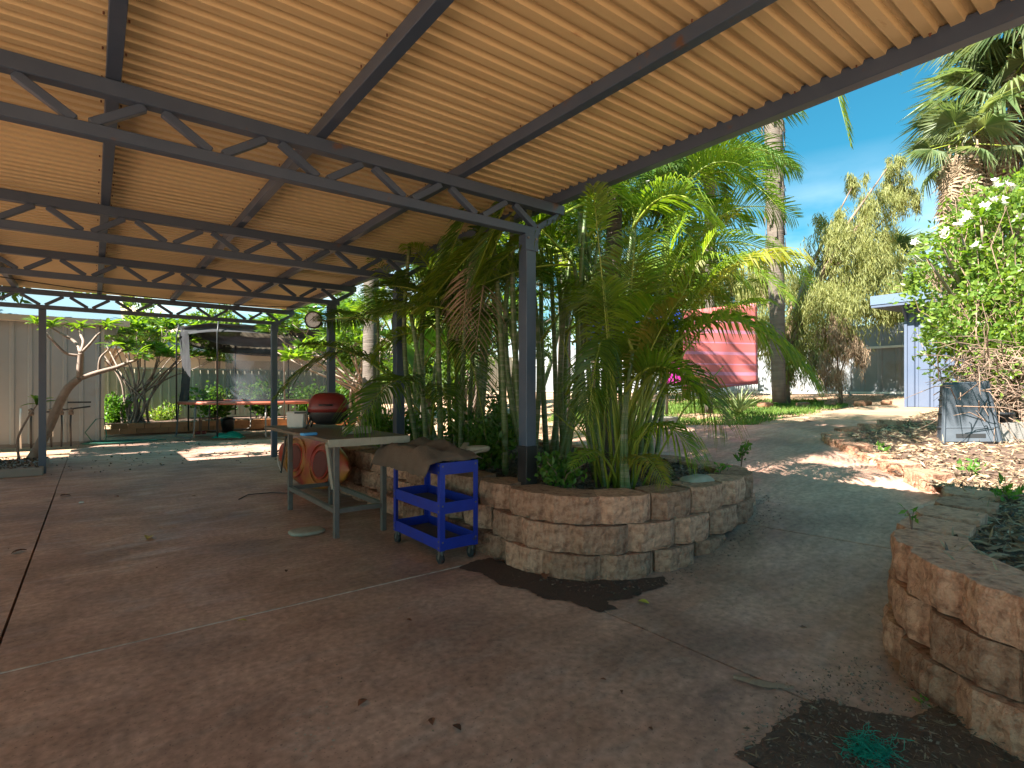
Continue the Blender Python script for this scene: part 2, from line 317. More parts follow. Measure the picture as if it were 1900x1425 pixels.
# damp soil crumbs lying along the planter foot
def blotch(name, pts, mt, z, label=None, **k):
    o = sheet(name, pts, mt, zf=lambda x, y: zg(x, y), dz=z, step=.1); return o
def ragged(P, amp, n=6):
    o = []
    for (a, b) in zip(P, P[1:]+P[:1]):
        for k in range(n): t = k/n; o.append((a[0]+(b[0]-a[0])*t+rng.uniform(-amp, amp)*(k > 0), a[1]+(b[1]-a[1])*t+rng.uniform(-amp, amp)*(k > 0)))
    return o
blotch('soil_spill', ragged([(2.30, 1.06), (2.42, 1.01), (2.47, .86), (2.56, .74), (2.74, .70), (2.80, .80), (2.95, .86), (2.95, .5), (2.365, .45)], .011, 9), M['soil'], .0055)
blotch('soil_spill', ragged([(1.80, 1.05), (1.95, 1.03), (2.10, 1.045), (2.25, 1.03), (2.34, 1.06), (2.355, .985), (1.80, .985)], .008, 9), M['soil'], .0045)
edge = [(2.26, 3.42), (2.10, 3.36), (2.17, 3.15), (2.13, 2.9), (2.22, 2.75), (2.21, 2.55), (2.31, 2.42), (2.33, 2.2), (2.45, 2.16), (2.48, 2.3), (2.62, 2.23), (2.8, 2.24), (3.0, 2.22), (3.1, 2.32), (2.8, 2.5), (2.5, 2.8), (2.42, 3.1), (2.42, 3.42)]
ee = []; rng.seed(77)
for (a, b) in zip(edge, edge[1:]+edge[:1]):
    for k in range(9):
        t = k/9; ee.append((a[0]+(b[0]-a[0])*t+rng.uniform(-.011, .011)*(k > 0), a[1]+(b[1]-a[1])*t+rng.uniform(-.011, .011)*(k > 0)))
blotch('soil_strip', ee, mat('damp_soil', (.055, .027, .018), .75, var=(.09, .045, .03), vscale=14, bump=.006, bscale=60), .005)
# ------------------------------------------------------------------ retaining walls
def catmull(P, n=14):
    P = [Vector((*p, 0)) if len(p) == 2 else Vector(p) for p in P]; P = [P[0]*2-P[1]]+P+[P[-1]*2-P[-2]]; o = []
    for i in range(1, len(P)-2):
        a, b, c, d = P[i-1:i+3]
        for k in range(n):
            t = k/n; o.append(.5*((2*b)+(c-a)*t+(2*a-5*b+4*c-d)*t*t+(3*b-a-3*c+d)*t**3))
    return o+[P[-2]]
def arc(P):
    s = [0]
    for a, b in zip(P, P[1:]): s.append(s[-1]+(b-a).length)
    return s
def at(P, S, s):
    import bisect
    i = min(max(bisect.bisect_right(S, s)-1, 0), len(P)-2); t = (s-S[i])/max(1e-6, S[i+1]-S[i]); return P[i].lerp(P[i+1], t)
def block_mesh(seed, wd=.43, ht=.196, dep=.31, rough=.0105, name='block'):
    rr = random.Random(seed); off = Vector((seed*7.3, seed*3.1, 0))
    a = wd/2; prof = []
    for (x0, y0), (x1, y1), n in (((-a, .062), (-a*.56, 0), 6), ((-a*.56, 0), (a*.56, 0), 9), ((a*.56, 0), (a, .062), 6)):
        for k in range(n): prof.append((x0+(x1-x0)*k/n, y0+(y1-y0)*k/n))
    prof.append((a, .062)); rows = 8; vs = []; fs = []; n = len(prof)
    for j in range(rows):
        z = ht*j/(rows-1)
        for i, (x, y) in enumerate(prof):
            e = (i in (0, n-1))
            dd = noise.noise(Vector((x*11, z*11, 0))+off)*rough*1.5+noise.noise(Vector((x*34, z*34, 5))+off)*rough*.9+rr.uniform(-.25, .25)*rough
            if e: dd *= .4
            ch = .008 if j in (0, rows-1) else 0
            vs.append((x, y-dd+ch, z))
    for j in range(rows-1):
        for i in range(n-1): fs.append((j*n+i, j*n+i+1, (j+1)*n+i+1, (j+1)*n+i))
    b = len(vs); vs += [(a*.62, dep, 0), (-a*.62, dep, 0), (a*.62, dep, ht), (-a*.62, dep, ht)]
    fs.append([(rows-1)*n+i for i in range(n)]+[b+2, b+3]); fs.append([i for i in range(n)][::-1]+[b+1, b][::1])
    fs.append([j*n+n-1 for j in range(rows)][::1]+[b+2, b][::1]); fs.append([j*n for j in range(rows)][::-1]+[b+1, b+3])
    fs.append((b, b+2, b+3, b+1)[::-1])
    m = MB(); m.add(vs, fs); me = m.mesh(name, M['block'])
    bm = bmesh.new(); bm.from_mesh(me); bmesh.ops.recalc_face_normals(bm, faces=bm.faces[:]); bm.to_mesh(me); bm.free(); return me
BM = [block_mesh(k) for k in range(7)]
def wall(pts, side, label, rise=.196, courses=3, z0_=-.02, s_from=0, off0=.0):
    P = catmull(pts); S = arc(P)
    t = empty('retaining_wall', P[len(P)//2], label, 'retaining wall', 'split face block retaining walls')
    for c in range(courses):
        s = s_from+(c % 2)*.22+off0
        while s+.44 < S[-1]:
            a, b = at(P, S, s), at(P, S, s+.44); x = (b-a).normalized(); nrm = Vector((-x.y, x.x, 0))*side   # nrm points into the bed
            mid = (a+b)/2; mid = at(P, S, s+.22)*.5+mid*.5
            top = z0_+(c+1)*rise
            if top > zg(mid.x, mid.y)+.01:
                p = mid+nrm*(.018*c+rng.uniform(-.006, .006))
                ang = math.atan2(x.y, x.x)+(0 if side > 0 else math.pi)
                o = inst('block', rng.choice(BM), t, p-t.location+Vector((0, 0, z0_+c*rise+rng.uniform(-.002, .002))), (0, 0, ang+rng.uniform(-.03, .03)))
                o.scale = (.94, 1, .962)
            s += .44
    return P
PL = [(2.46, 8.6), (2.45, 6), (2.45, 4.2), (2.44, 3.45), (2.42, 3.02), (2.56, 2.68), (2.83, 2.46), (3.34, 2.33), (3.94, 2.33), (4.5, 2.42), (4.9, 2.68), (5.08, 3.15), (5.2, 4.2), (5.3, 6.4), (5.2, 8.4)]
planter = wall(PL, 1, 'curved planter wall of tan split face blocks around the cane palms')
PR = [(2.36, -1.6), (2.42, -.5), (2.56, .42), (2.76, .76), (3.08, 1.0), (3.5, 1.12), (4.0, 1.17), (4.6, 1.2), (5.2, 1.35)]
wall(PR, -1, 'curved block wall holding the mulched garden bed beside the path', off0=.1)
# loose edging stones where the block wall runs out
def rock_mesh(seed, dx, dy, dz, mt, name='stone', sub=2, amt=.22, flat=False):
    bm = bmesh.new(); bmesh.ops.create_icosphere(bm, subdivisions=sub, radius=.5)
    for v in bm.verts:
        n = noise.noise(v.co*2.2+Vector((seed*3.7, 0, seed))); v.co *= 1+n*amt*1.6
        for ax in range(3): v.co[ax] = math.copysign(abs(v.co[ax]*2)**.62/2, v.co[ax])
        v.co.x *= dx; v.co.y *= dy; v.co.z *= dz
    me = bpy.data.meshes.new(name); bm.to_mesh(me); bm.free(); me.materials.append(mt)
    for p in me.polygons: p.use_smooth = flat
    return me
RM = [rock_mesh(k, .60, .26, .15, M['stone'], sub=3, amt=.34) for k in range(5)]
eg = empty('stone_edging', (6.6, 2.4, .6), 'row of rough red edging stones along the mulched bed past the block wall', 'edging')
EP = catmull([(5.55, 1.5), (6.0, 1.9), (6.6, 2.45), (7.2, 3.0), (7.7, 3.12), (8.4, 3.0), (9.2, 2.85)]); ES = arc(EP); s = .25
while s < ES[-1]:
    p = at(EP, ES, s); q = at(EP, ES, min(s+.1, ES[-1])); o = inst('stone', rng.choice(BM), eg, (p.x-6.6, p.y-2.4, max(.40, zg(p.x, p.y)-.10)-.6+rng.uniform(-.012, .015)), (rng.uniform(-.07, .07), rng.uniform(-.05, .05), math.atan2(p.y-q.y, p.x-q.x)+math.pi+rng.uniform(-.10, .10)+math.pi))
    o.scale = (rng.uniform(.95, 1.1), .8, .95); s += .46
# soil inside
zp = lambda x, y: .50+.05*noise.noise(Vector((x*1.3, y*1.3, 0)))
sheet('planter_soil', [(2.62, 8.5), (2.60, 4.2), (2.60, 3.1), (2.72, 2.78), (2.95, 2.6), (3.4, 2.48), (3.9, 2.47), (4.4, 2.56), (4.75, 2.8), (4.93, 3.2), (5.05, 4.2), (5.15, 6.4), (5.05, 8.5)], M['soil'], zf=zp, step=.15, jit=.02)
zb = lambda x, y: max(.50, zg(x, y)+.03)+.03*noise.noise(Vector((x*1.1, y*1.1, 9)))
sheet('garden_bed', [(2.50, -5), (2.58, -1), (2.70, .35), (2.92, .66), (3.2, .86), (3.6, .97), (4.1, 1.02), (4.7, 1.05), (5.3, 1.22), (5.9, 1.75), (6.5, 2.3), (7.2, 2.9), (7.8, 3.0), (9.2, 2.75), (13.2, 3.05), (13.2, -5)], M['soil'], zf=zb, step=.25, jit=.02)
# ------------------------------------------------------------------ carport
T_Y = [-.35, 3.37, 5.68, 7.9, 11.05]; ZB0, ZB1 = 2.53, 2.595; ZT0, ZT1 = 2.75, 2.83
XL = -6.0
cp = empty('carport', (2.747, 3.37, 0), 'open steel carport with dark trusses and ribbed tan roof over the slab', 'carport')
O = Vector((2.747, 3.37, 0))
webs = [x for x in (2.86-.58*k for k in range(16)) if x > XL+.3]
def seg_mesh(name, ln, wd, ht):
    m = MB(); m.box((ln/2, 0, 0), (ln, wd, ht)); return m.mesh(name, M['steel'])
for y in T_Y:
    tr = inst('truss', MB().box((0, 0, 0), (.06, .05, ZT0-ZB1-.01)).mesh('end_plate', M['steel']), cp, Vector((XL, y, (ZT0+ZB1)/2))-O)
    to = Vector((XL, y, (ZT0+ZB1)/2))
    def sub(name, mb): o = mb.build(name, M['steel'], tr, -to, bevel=.004); return o
    sub('top_chord', MB().box(((XL-.03+3.12)/2, y, (ZT0+ZT1)/2), (3.15-XL, .075, ZT1-ZT0)))
    sub('bottom_chord', MB().box(((XL-.03+2.86)/2, y, (ZB0+ZB1)/2), (2.89-XL, .065, ZB1-ZB0)))
    for k, x in enumerate(webs):
        zt, zb_ = ZT0-.004, ZB1+.004
        sub('web', MB().bar((x-.03, y, zb_), (x-.25, y, zt), .044, .044, up=(0, 1, 0)))
        if k == 0: sub('web', MB().bar((x-.02, y, zb_), (x+.22, y, zt), .05, .05, up=(0, 1, 0)))
        else: sub('web', MB().bar((x+.03, y, zb_), (x+.25, y, zt), .044, .044, up=(0, 1, 0)))
for y in T_Y[1:]:
    p = MB().box((2.747, y, (ZB0-.002)/2), (.10, .10, ZB0-.004)).build('post', M['steel'], cp, -O, bevel=.004)
    if y < 4: MB().box((2.747, y, .62), (.112, .112, .46)).build('sleeve', M['black'], p, (0, 0, 0), bevel=.003)
MB().box((-.62, 11.05, ZB0/2), (.09, .09, ZB0-.004)).build('post', M['steel'], cp, -O, bevel=.004)
for x in (-3.6, -5.8):
    for y in T_Y: MB().box((x, y, ZB0/2), (.09, .09, ZB0-.004)).build('post', M['steel'], cp, -O)
YN, YF = -1.05, 11.25
for x in [3.06, 2.11, 1.10, .08, -.94, -1.95, -2.97, -3.98, -5.0, -5.95]:
    wd, ht = (.075, .10) if x > 3 else (.062, .075)
    MB().box((x, (YN+YF)/2, ZT1+.002+ht/2), (wd, YF-YN, ht)).build('purlin' if x < 3 else 'edge_beam', M['steel'], cp, -O, bevel=.003)
ZR = ZT1+.08
def roof_sheet_mesh():
    m = MB(); pts = []
    y = -.035; pts = [(-.02, ZR+.022), (-.003, ZR+.022)]      # lap lip
    prof = []
    for k in range(7):
        b = k*.10; prof += [(b, .030), (b+.020, .030), (b+.030, 0), (b+.078, 0), (b+.088, .030)]
    prof += [(.70, .030)]
    def ext(pr, x0, x1):
        vs = [(x, yy, zz) for x in (x0, x1) for yy, zz in pr]; n = len(pr)
        m.add(vs, [(i, i+1, n+i+1, n+i) for i in range(n-1)])
    ext([(a, ZR+b) for a, b in prof], XL, 3.14); ext([(-.020, ZR+.014), (-.010, ZR+.026), (.016, ZR+.027)], XL, 3.14)
    return m.mesh('roof_sheet', M['roof'])
rsm = roof_sheet_mesh(); y = YN
while y < YF-.1:
    inst('roof_sheet', rsm, cp, Vector((0, y, rng.uniform(-.001, .001)))-O); y += .70
sw = MB()
for x in [3.06, 2.11, 1.10, .08]:
    yy = YN+.05
    while yy < YF-.1:
        for sx in (-.045, .045) if x < 3 else (-.055,): sw.lathe([(0, -.012), (.004, -.012), (.004, .0), (.009, .001)], (x+sx, yy, ZR+.0), 6)
        yy += .30
o = sw.build('roof_screw', mat('rusty_screw', (.16, .06, .03), .8), cp, -O); o['kind'] = 'stuff'
# gusset plates with bolts where posts carry the trusses
for y in T_Y[1:]:
    MB().box((2.747, y-.056, 2.46), (.13, .008, .13)).build('bracket_plate', M['steel'], cp, -O, bevel=.001)
    for dx in (-.04, .04): MB().tube([(2.747+dx, y-.060, 2.49), (2.747+dx, y-.070, 2.49)], .009, 6).build('bolt', M['galv'], cp, -O)
# sagging cable along third truss
cb = MB().tube([(x, 7.86, 2.50-.10*(1-((x-1)/1.9)**2) if -1 < x < 2.9 else 2.5) for x in np.linspace(-.9, 2.7, 20)], .006, 5).build('cable', M['black'], None)
tag(cb, 'thin black cable sagging under the third truss', 'cable')
# clock on the third post
ck = empty('wall_clock', (2.48, 7.84, 2.28), 'round outdoor clock on a bracket beside a carport post', 'clock')
ck.rotation_euler = (R(90), 0, -YAW*.95)
MB().lathe([(0, -.03), (.10, -.03), (.122, -.02), (.125, .02), (.115, .032), (.104, .026)], n=32).build('case', M['rubber'], ck)
MB().lathe([(0, .020), (.104, .020)], n=32).build('face', M['clockface'], ck)
hm = MB(); hm.box((.0, .028, .024), (.006, .056, .002)); hm.box((.02, -.012, .025), (.06, .006, .002), Euler((0, 0, -.5))); hm.build('hands', M['black'], ck)
mk = MB()
for k in range(12):
    a = k*math.pi/6; mk.box((.09*math.sin(a), .09*math.cos(a), .0225), (.004, .014, .001), Euler((0, 0, -a)))
mk.build('hour_marks', M['black'], ck)
MB().tube([(.09, .0, -.02), (.2, 0, -.07)], .012, 8).build('bracket', M['steel'], ck)
# ------------------------------------------------------------------ cladding helpers
def ribbed(a, b, z0_, z1_, mt, name, parent, rib=.025, pitch=.2, loc=(0, 0, 0), ztop=None):
    a, b = Vector((*a, 0)), Vector((*b, 0)); x = (b-a).normalized(); n = Vector((x.y, -x.x, 0)); L_ = (b-a).length
    pr = []; s = 0
    while s < L_-.01:
        for ds, dn in ((0, 0), (pitch*.55, 0), (pitch*.63, rib), (pitch*.80, rib), (pitch*.88, 0)):
            if s+ds < L_: pr.append((s+ds, dn))
        s += pitch
    pr.append((L_, 0)); m = MB()
    vs = [a+x*s_+n*d_+Vector((0, 0, z)) for z in (z0_, z1_) for s_, d_ in pr]; k = len(pr)
    m.add(vs, [(i, i+1, k+i+1, k+i) for i in range(k-1)])
    return m.build(name, mt, parent, loc)
# cream shed on the far side of the slab
sh = empty('shed', (.17, 16.2, 0), 'long cream ribbed steel shed behind the leaning frangipani', 'shed'); o_ = Vector((.17, 16.2, 0))
for k in range(7): ribbed((.17-(k+1)*.9+.004, 16.2), (.17-k*.9, 16.2), .08, 2.80, M['cream'], 'wall_panel', sh, pitch=.3, loc=-o_, rib=.03)
ribbed((.17, 16.2), (.17, 19.8), .08, 2.80, M['cream'], 'side_wall', sh, pitch=.3, loc=-o_)
MB().box((-2.9, 16.25, .045), (6.3, .12, .09)).build('base_channel', M['galv'], sh, -o_)
MB().box((.18, 16.17, 1.44), (.06, .06, 2.7)).build('corner_trim', M['fence'], sh, -o_)
MB().box((-2.6, 16.0, 2.86), (6.6, .14, .13)).build('gutter', M['tanroof'], sh, -o_)
rf = MB(); rf.add([(-6, 15.95, 2.93), (.55, 15.95, 2.93), (.55, 18.2, 3.75), (-6, 18.2, 3.75), (-6, 20.4, 2.93), (.55, 20.4, 2.93)], [(0, 1, 2, 3), (3, 2, 5, 4), (1, 5, 2)]); rf.build('roof', M['shedroof'], sh, -o_)
# added house, out of view left of the carport, shaped to shade the slab
shade_house = empty('house', (-4.5, 13.2, 0), 'added unseen house casting shade on the far end of the slab', 'house'); o_ = Vector((-4.5, 13.2, 0))
MB().box((-5.6, 12.5, 1.6), (6.4, 1.5, 3.2)).build('wall', M['brick'], shade_house, -o_)
rf = MB(); rf.box((-5.6, 12.5, 3.3), (7.3, 2.1, .18)); rf.add([(-9.2, 11.5, 3.40), (-1.97, 11.5, 3.40), (-1.97, 13.5, 3.40), (-9.2, 13.5, 3.40), (-8, 12.5, 4.0), (-3.2, 12.5, 4.0)], [(0, 1, 5, 4), (1, 2, 5), (2, 3, 4, 5), (3, 0, 4)]); rf.build('roof', M['shedroof'], shade_house, -o_)
wf = MB().box((-2.38, 12.5, 1.5), (.06, .9, 1.1)).build('window', M['white'], shade_house, -o_); MB().box((-2.35, 12.5, 1.5), (.03, .8, .95)).build('pane', M['mat'], wf)
# cream back fence
def fence(a, b, z0f, ht, mt, label, rails, panel=2.35, group='boundary fences', pitch=.2):
    a, b = Vector(a), Vector(b); L_ = (b-a).length; x = (b-a)/L_; n = max(1, round(L_/panel))
    f = empty('fence', (a.x, a.y, 0), label, 'fence', group); loc = -f.location
    for k in range(n):
        p = a+x*(L_*k/n+.02); q = a+x*(L_*(k+1)/n-.02); z = z0f((p.x+q.x)/2, (p.y+q.y)/2)
        ribbed((p.x, p.y), (q.x, q.y), z+.03, z+ht, mt, 'fence_panel', f, rib=.03, pitch=pitch, loc=loc)
        pp = a+x*(L_*k/n); MB().box((pp.x, pp.y, z+ht/2+.02), (.06, .06, ht+.06)).build('fence_post', mt, f, loc)
        nn = Vector((x.y, -x.x)) ; off = nn*.045
        for rz in rails:
            m = MB().bar((p.x+off.x, p.y+off.y, z+rz), (q.x+off.x, q.y+off.y, z+rz), .035, .06); m.build('rail', M['white'] if mt == M['greyfence'] else mt, f, loc)
fence((.2, 22), (17, 22), lambda x, y: .28+.9*sstep(8, 15, x), 1.75, M['fence'], 'cream steel boundary fence behind the trampoline', (.05, 1.72), pitch=.24)
fence((17, 22), (17, 6.4), lambda x, y: 1.12, 1.95, M['greyfence'], 'weathered grey steel fence between the wattle tree and the blue shed', (.08, 1.32), pitch=.42)
fence((17, 6.38), (17, -6), lambda x, y: 1.12, 1.95, M['greyfence'], 'grey steel fence running on behind the blue shed', (.08, 1.32), pitch=.42)
# neighbour houses beyond the fence
nb = empty('neighbour_house', (6, 30, 0), 'neighbouring house with tan corrugated roof and grey gutter beyond the fence', 'house'); o_ = Vector((6, 30, 0))
MB().box((8.07, 30.5, 1.6), (13.05, 7, 3.0)).build('wall', M['brick'], nb, -o_)
MB().box((7, 26.6, 3.02), (14, .14, .22)).build('gutter', M['gutter'], nb, -o_)
m = MB(); n = 110; vs = []
for j, (yy, zz) in enumerate(((26.5, 3.12), (30.5, 4.35))):
    for i in range(n+1): vs.append((14*i/n, yy, zz+.03*(i % 2)))
m.add(vs, [(i, i+1, n+2+i, n+1+i) for i in range(n)]); m.add([(0, 30.5, 4.35), (14, 30.5, 4.35), (14, 34.5, 3.1), (0, 34.5, 3.1)], [(0, 1, 2, 3)]); m.build('roof', M['tanroof'], nb, -o_)
nb = empty('neighbour_house', (-3, 28, 0), 'neighbouring house with broad tan eave seen over the cream shed', 'house'); o_ = Vector((-3, 28, 0))
MB().box((-3, 30, 1.9), (9, 6, 3.8)).build('wall', M['brick'], nb, -o_)
m = MB(); m.add([(-8, 26.2, 4.0), (2.6, 26.2, 4.0), (1.0, 30, 5.2), (-8, 30, 5.2), (-8, 34, 4.0), (2.6, 34, 4.0)], [(0, 1, 2, 3), (3, 2, 5, 4), (1, 5, 2)]); m.box((-2.7, 26.3, 3.92), (10.6, .12, .2)); m.build('roof', M['tanroof'], nb, -o_)
# raised bed wall at the back
bw = empty('brick_edging', (6, 19.4, 0), 'low orange brick edging of the far bed behind the trampoline', 'edging')
bme = MB().box((0, 0, 0), (.39, .19, .15)).mesh('brick', mat('orange_brick', (.42, .17, .07), .85, var=(.5, .26, .13), vscale=6, objrand=.2))
for c in range(2):
    for k in range(24): inst('brick', bme, bw, (-5.6+k*.4+c*.2, 0+rng.uniform(-.01, .01), .075+c*.153))
sheet('far_bed', [(.2, 19.5), (15, 19.5), (15, 21.95), (.2, 21.95)], M['soil'], zf=lambda x, y: .27+.8*sstep(8, 15, x), step=.8)
# blue grey shed in the garden
gs = empty('garden_shed', (13.6, 4.04, .95), 'small blue grey steel shed with overhanging roof at the end of the sandy path', 'shed'); o_ = Vector((13.6, 4.04, .95))
for k in range(4): ribbed((13.6, 4.04-k*.78), (13.6, 4.04-(k+1)*.78+.006), .93, 3.02, M['shedblue'], 'wall_panel', gs, pitch=.26, rib=-.035, loc=-o_)
ribbed((16.4, 4.04), (13.6, 4.04), .93, 3.02, M['shedblue'], 'side_wall', gs, pitch=.26, loc=-o_)
MB().box((13.59, 4.035, 1.97), (.05, .05, 2.1)).build('corner_trim', M['shedblue'], gs, -o_)
m = MB(); m.box((15.0, 2.5, 3.14), (3.6, 4.1, .10), Euler((.0, -.03, 0))); m.build('roof', M['shedblue'], gs, -o_)
m = MB(); m.box((13.2, 2.5, 3.19), (.03, 4.12, .19)); m.build('fascia', mat('pale_blue_fascia', (.09, .13, .20), .5), gs, -o_)
m = MB(); m.bar((13.25, 4.02, 3.08), (13.58, 4.02, 2.75), .04, .04); m.build('eave_bracket', M['steel'], gs, -o_)
# ------------------------------------------------------------------ foliage builders
def unit(a): return a/np.maximum(1e-9, np.linalg.norm(a, axis=-1, keepdims=True))
def leafcloud(name, P, A, ln, wd, mt, parent=None, fold=.15):     # P base points, A leaf axes
    P = np.asarray(P, float); A = unit(np.asarray(A, float)); n = len(P)
    rnd = unit(nr.normal(size=(n, 3))); S = unit(np.cross(A, rnd)); N = np.cross(A, S)
    ln = (np.ones(n)*ln)[:, None]; wd = (np.ones(n)*wd)[:, None]
    V = np.stack([P, P+A*ln*.45+S*wd*.5+N*wd*fold, P+A*ln-N*ln*.06, P+A*ln*.45-S*wd*.5+N*wd*fold], 1).reshape(-1, 3)
    i = np.arange(n)*4
    Fc = np.concatenate([np.stack([i, i+1, i+2], 1), np.stack([i, i+2, i+3], 1)])
    return npmesh(name, V, Fc, mt, parent)
def frond(parent, base, tip, lift=.6, nl=46, ll=.42, lw=.0145, start=.22, droop=.5, mt='palm', sway=0, name='frond', rr=.011, vee=.45, skirt=.95):
    """pinnate frond from base to tip (world), rising by lift at its control point"""
    base, tip = Vector(base), Vector(tip); L_ = (tip-base).length
    ctl = base.lerp(tip, .45)+Vector((0, 0, lift)); loc = parent.matrix_world.translation if False else Vector(parent.location)
    bz = lambda t: base*(1-t)**2+ctl*2*t*(1-t)+tip*t*t
    db = lambda t: ((ctl-base)*(1-t)+(tip-ctl)*t).normalized()
    m = MB(); m.tube([bz(k/9)-loc for k in range(10)], [rr*(1.3-1.15*k/9) for k in range(10)], 5, 1)
    seedv = Vector((base.x*7, tip.y*5, L_))
    # fan the leaflet plane so that it leans
    for k in range(nl):
        t = start+(1-start)*((k+.5)/nl); p = bz(t); d = db(t)
        side = d.cross(Vector((0, 0, 1)));
        if side.length < .15: side = RT.copy()
        side.normalize(); up = side.cross(d).normalized()
        a = sway; side_, up_ = side*math.cos(a)+up*math.sin(a), up*math.cos(a)-side*math.sin(a)
        env = math.sin(math.pi*min(1, max(.10, ((t-start)/(1-start))*.86+.12)))**.6
        for sg in (-1, 1):
            l = ll*env*rng.uniform(.85, 1.08); fwd = .35+.75*(t-start)/(1-start)+rng.uniform(-.08, .08)
            dr = (side_*sg*skirt+d*fwd+up_*(vee+rng.uniform(-.15, .15))).normalized()
            q = p-loc; w_ = d*lw*.5
            g1 = dr*l*.4+Vector((0, 0, -droop*l*.10)); g2 = dr*l*.75+Vector((0, 0, -droop*l*.38)); g3 = dr*l+Vector((0, 0, -droop*l*.85))
            nrm = up_*lw*.25
            b = len(m.v); m.v += [tuple(q-w_*.4), tuple(q+w_*.4), tuple(q+g1+w_*1.1-nrm), tuple(q+g1-w_*1.1+nrm), tuple(q+g2+w_*.8), tuple(q+g2-w_*.8), tuple(q+g3)]
            for f in ((0, 1, 2, 3), (3, 2, 4, 5), (5, 4, 6)): m.f.append([b+i for i in f]); m.m.append(0); m.sm.append(False)
    return m.build(name, [M[mt], M['petiole'] if mt != 'deadfrond' else M['deadfrond']], parent)
def cane(parent, a, b, r0, r1, bend=.1, mt='cane', name='cane'):
    a, b = Vector(a), Vector(b); loc = Vector(parent.location); off = Vector((rng.uniform(-1, 1), rng.uniform(-1, 1), 0))*bend
    n = 12; m = MB(); pts, rad = [], []
    for k in range(n+1):
        t = k/n; pts.append(a.lerp(b, t)+off*math.sin(math.pi*t)-loc); rad.append(r0+(r1-r0)*t)
    m.tube(pts, rad, 8)
    for k in range(1, n):       # leaf-scar rings
        m.lathe([(rad[k]*1.0, -.006), (rad[k]*1.14, 0), (rad[k]*1.0, .006)], pts[k], 8)
    return m.build(name, M[mt], parent)
def palm_clump(base, label, ncane, spread, hts, nf, flen, cr=.028, mt=('palm', 'palmdark'), lean=.25, extra=(), group='golden cane palms in the block planter', ll=.42, up=.9):
    t = empty('cane_palm', base, label, 'palm', group); base = Vector(base)
    for c in range(ncane):
        a = rng.uniform(0, 6.28); rad = spread*math.sqrt(rng.random()); p = base+Vector((rad*math.cos(a), rad*math.sin(a), -.05))
        h = rng.uniform(*hts); ln = Vector((math.cos(a), math.sin(a), 0))*lean*rng.uniform(.2, 1)*h
        q = p+Vector((0, 0, h))+ln; cane(t, p, q, cr*rng.uniform(.8, 1.15), cr*.6, .06*h)
        for f in range(nf):
            b = a+rng.uniform(-2.4, 2.4) if f else a; l = flen*rng.uniform(.7, 1.1); e = rng.uniform(-.25, up)
            tip = q+Vector((math.cos(b)*l*.75, math.sin(b)*l*.75, l*e*.5))
            if tip.x < 2.9 and rng.random() < .65: tip.x = 5.8-tip.x
            if tip.x < 2.9 and tip.z > 2.3: tip.z = 2.3-rng.random()*.3
            if tip.x < 2.2: tip.x = 2.2+rng.random()*.4
            if tip.x < 3.15 and tip.y < 3.6: tip.y = 3.6+rng.random()*.5
            if base.y < 3.2: tip.x = max(tip.x, 3.1+rng.random()*.3); tip.y = min(tip.y, 3.3)
            frond(t, q, tip, lift=l*rng.uniform(.35, .6) if tip.x > 3.2 else .12, mt=rng.choice(mt), sway=rng.uniform(-.5, .5), ll=ll, droop=rng.uniform(.35, .8), nl=48)
    for e in extra: frond(t, *e[:2], **e[2])
    return t
# front clump: yellow stems fanning from the planter edge
B1 = zd(1150, 900, .53)
def X1(u, v, d): return D(u, v, d)
fr = []
def E(b, tp, **k): fr.append((b, tp, k))
b0 = Vector((B1.x, B1.y, .5))
E(b0+Vector((.05, 0, .5)), D(1505, 700, 3.8), lift=1.25, ll=.50, nl=54, start=.35, lw=.021, droop=.9)
E(b0+Vector((.05, .05, .4)), D(1345, 785, 3.7), lift=1.0, ll=.42, nl=50, start=.35, droop=1.0)
E(b0, D(1290, 850, 3.9), lift=.75, ll=.32, nl=40, start=.3, droop=1.0)
E(b0, D(1235, 900, 3.6), lift=.45, ll=.22, nl=34, start=.25, droop=.8, mt='palmyellow')
E(b0+Vector((0, 0, .3)), D(1090, 790, 3.75), lift=1.5, ll=.34, nl=44, start=.6, droop=1.0, mt='palmdark')
E(b0, D(1060, 870, 3.75), lift=.4, ll=.16, nl=24, start=.3)
E(b0, D(1380, 480, 4.4), lift=.9, ll=.5, nl=56, start=.35, droop=.7)
E(b0, D(1480, 480, 4.3), lift=1.3, ll=.46, nl=52, start=.4, droop=.9, mt='palmyellow')
E(b0, D(1100, 345, 4.0), lift=.2, ll=.22, nl=20, start=.85, droop=.2, mt='palm')
E(b0, D(1120, 520, 4.1), lift=.3, ll=.46, nl=46, start=.45, mt='palm')
E(b0, D(1180, 430, 4.3), lift=.4, ll=.5, nl=50, start=.4, droop=.5)
E(b0, D(1270, 400, 4.5), lift=.6, ll=.5, nl=54, start=.4, droop=.6)
E(b0, D(1215, 560, 3.9), lift=.7, ll=.42, nl=48, start=.45)
E(b0, D(1420, 560, 4.6), lift=.9, ll=.36, nl=44, start=.45, droop=.8)
for k in range(6):
    E(b0+Vector((rng.uniform(-.1, .2), rng.uniform(-.05, .3), 0)), D(rng.uniform(1110, 1360), rng.uniform(420, 620), rng.uniform(3.9, 5.0)), lift=rng.uniform(.4, .9), ll=.42, nl=46, start=.42, mt=rng.choice(['palm', 'palm', 'palmyellow']), droop=rng.uniform(.5, .9))
cl1 = palm_clump(b0, 'bushy cane palm with yellow stems at the front rim of the block planter', 6, .2, (.5, 1.2), 1, 1.0, cr=.022, mt=('palm',), lean=.2, extra=fr)
m = MB()
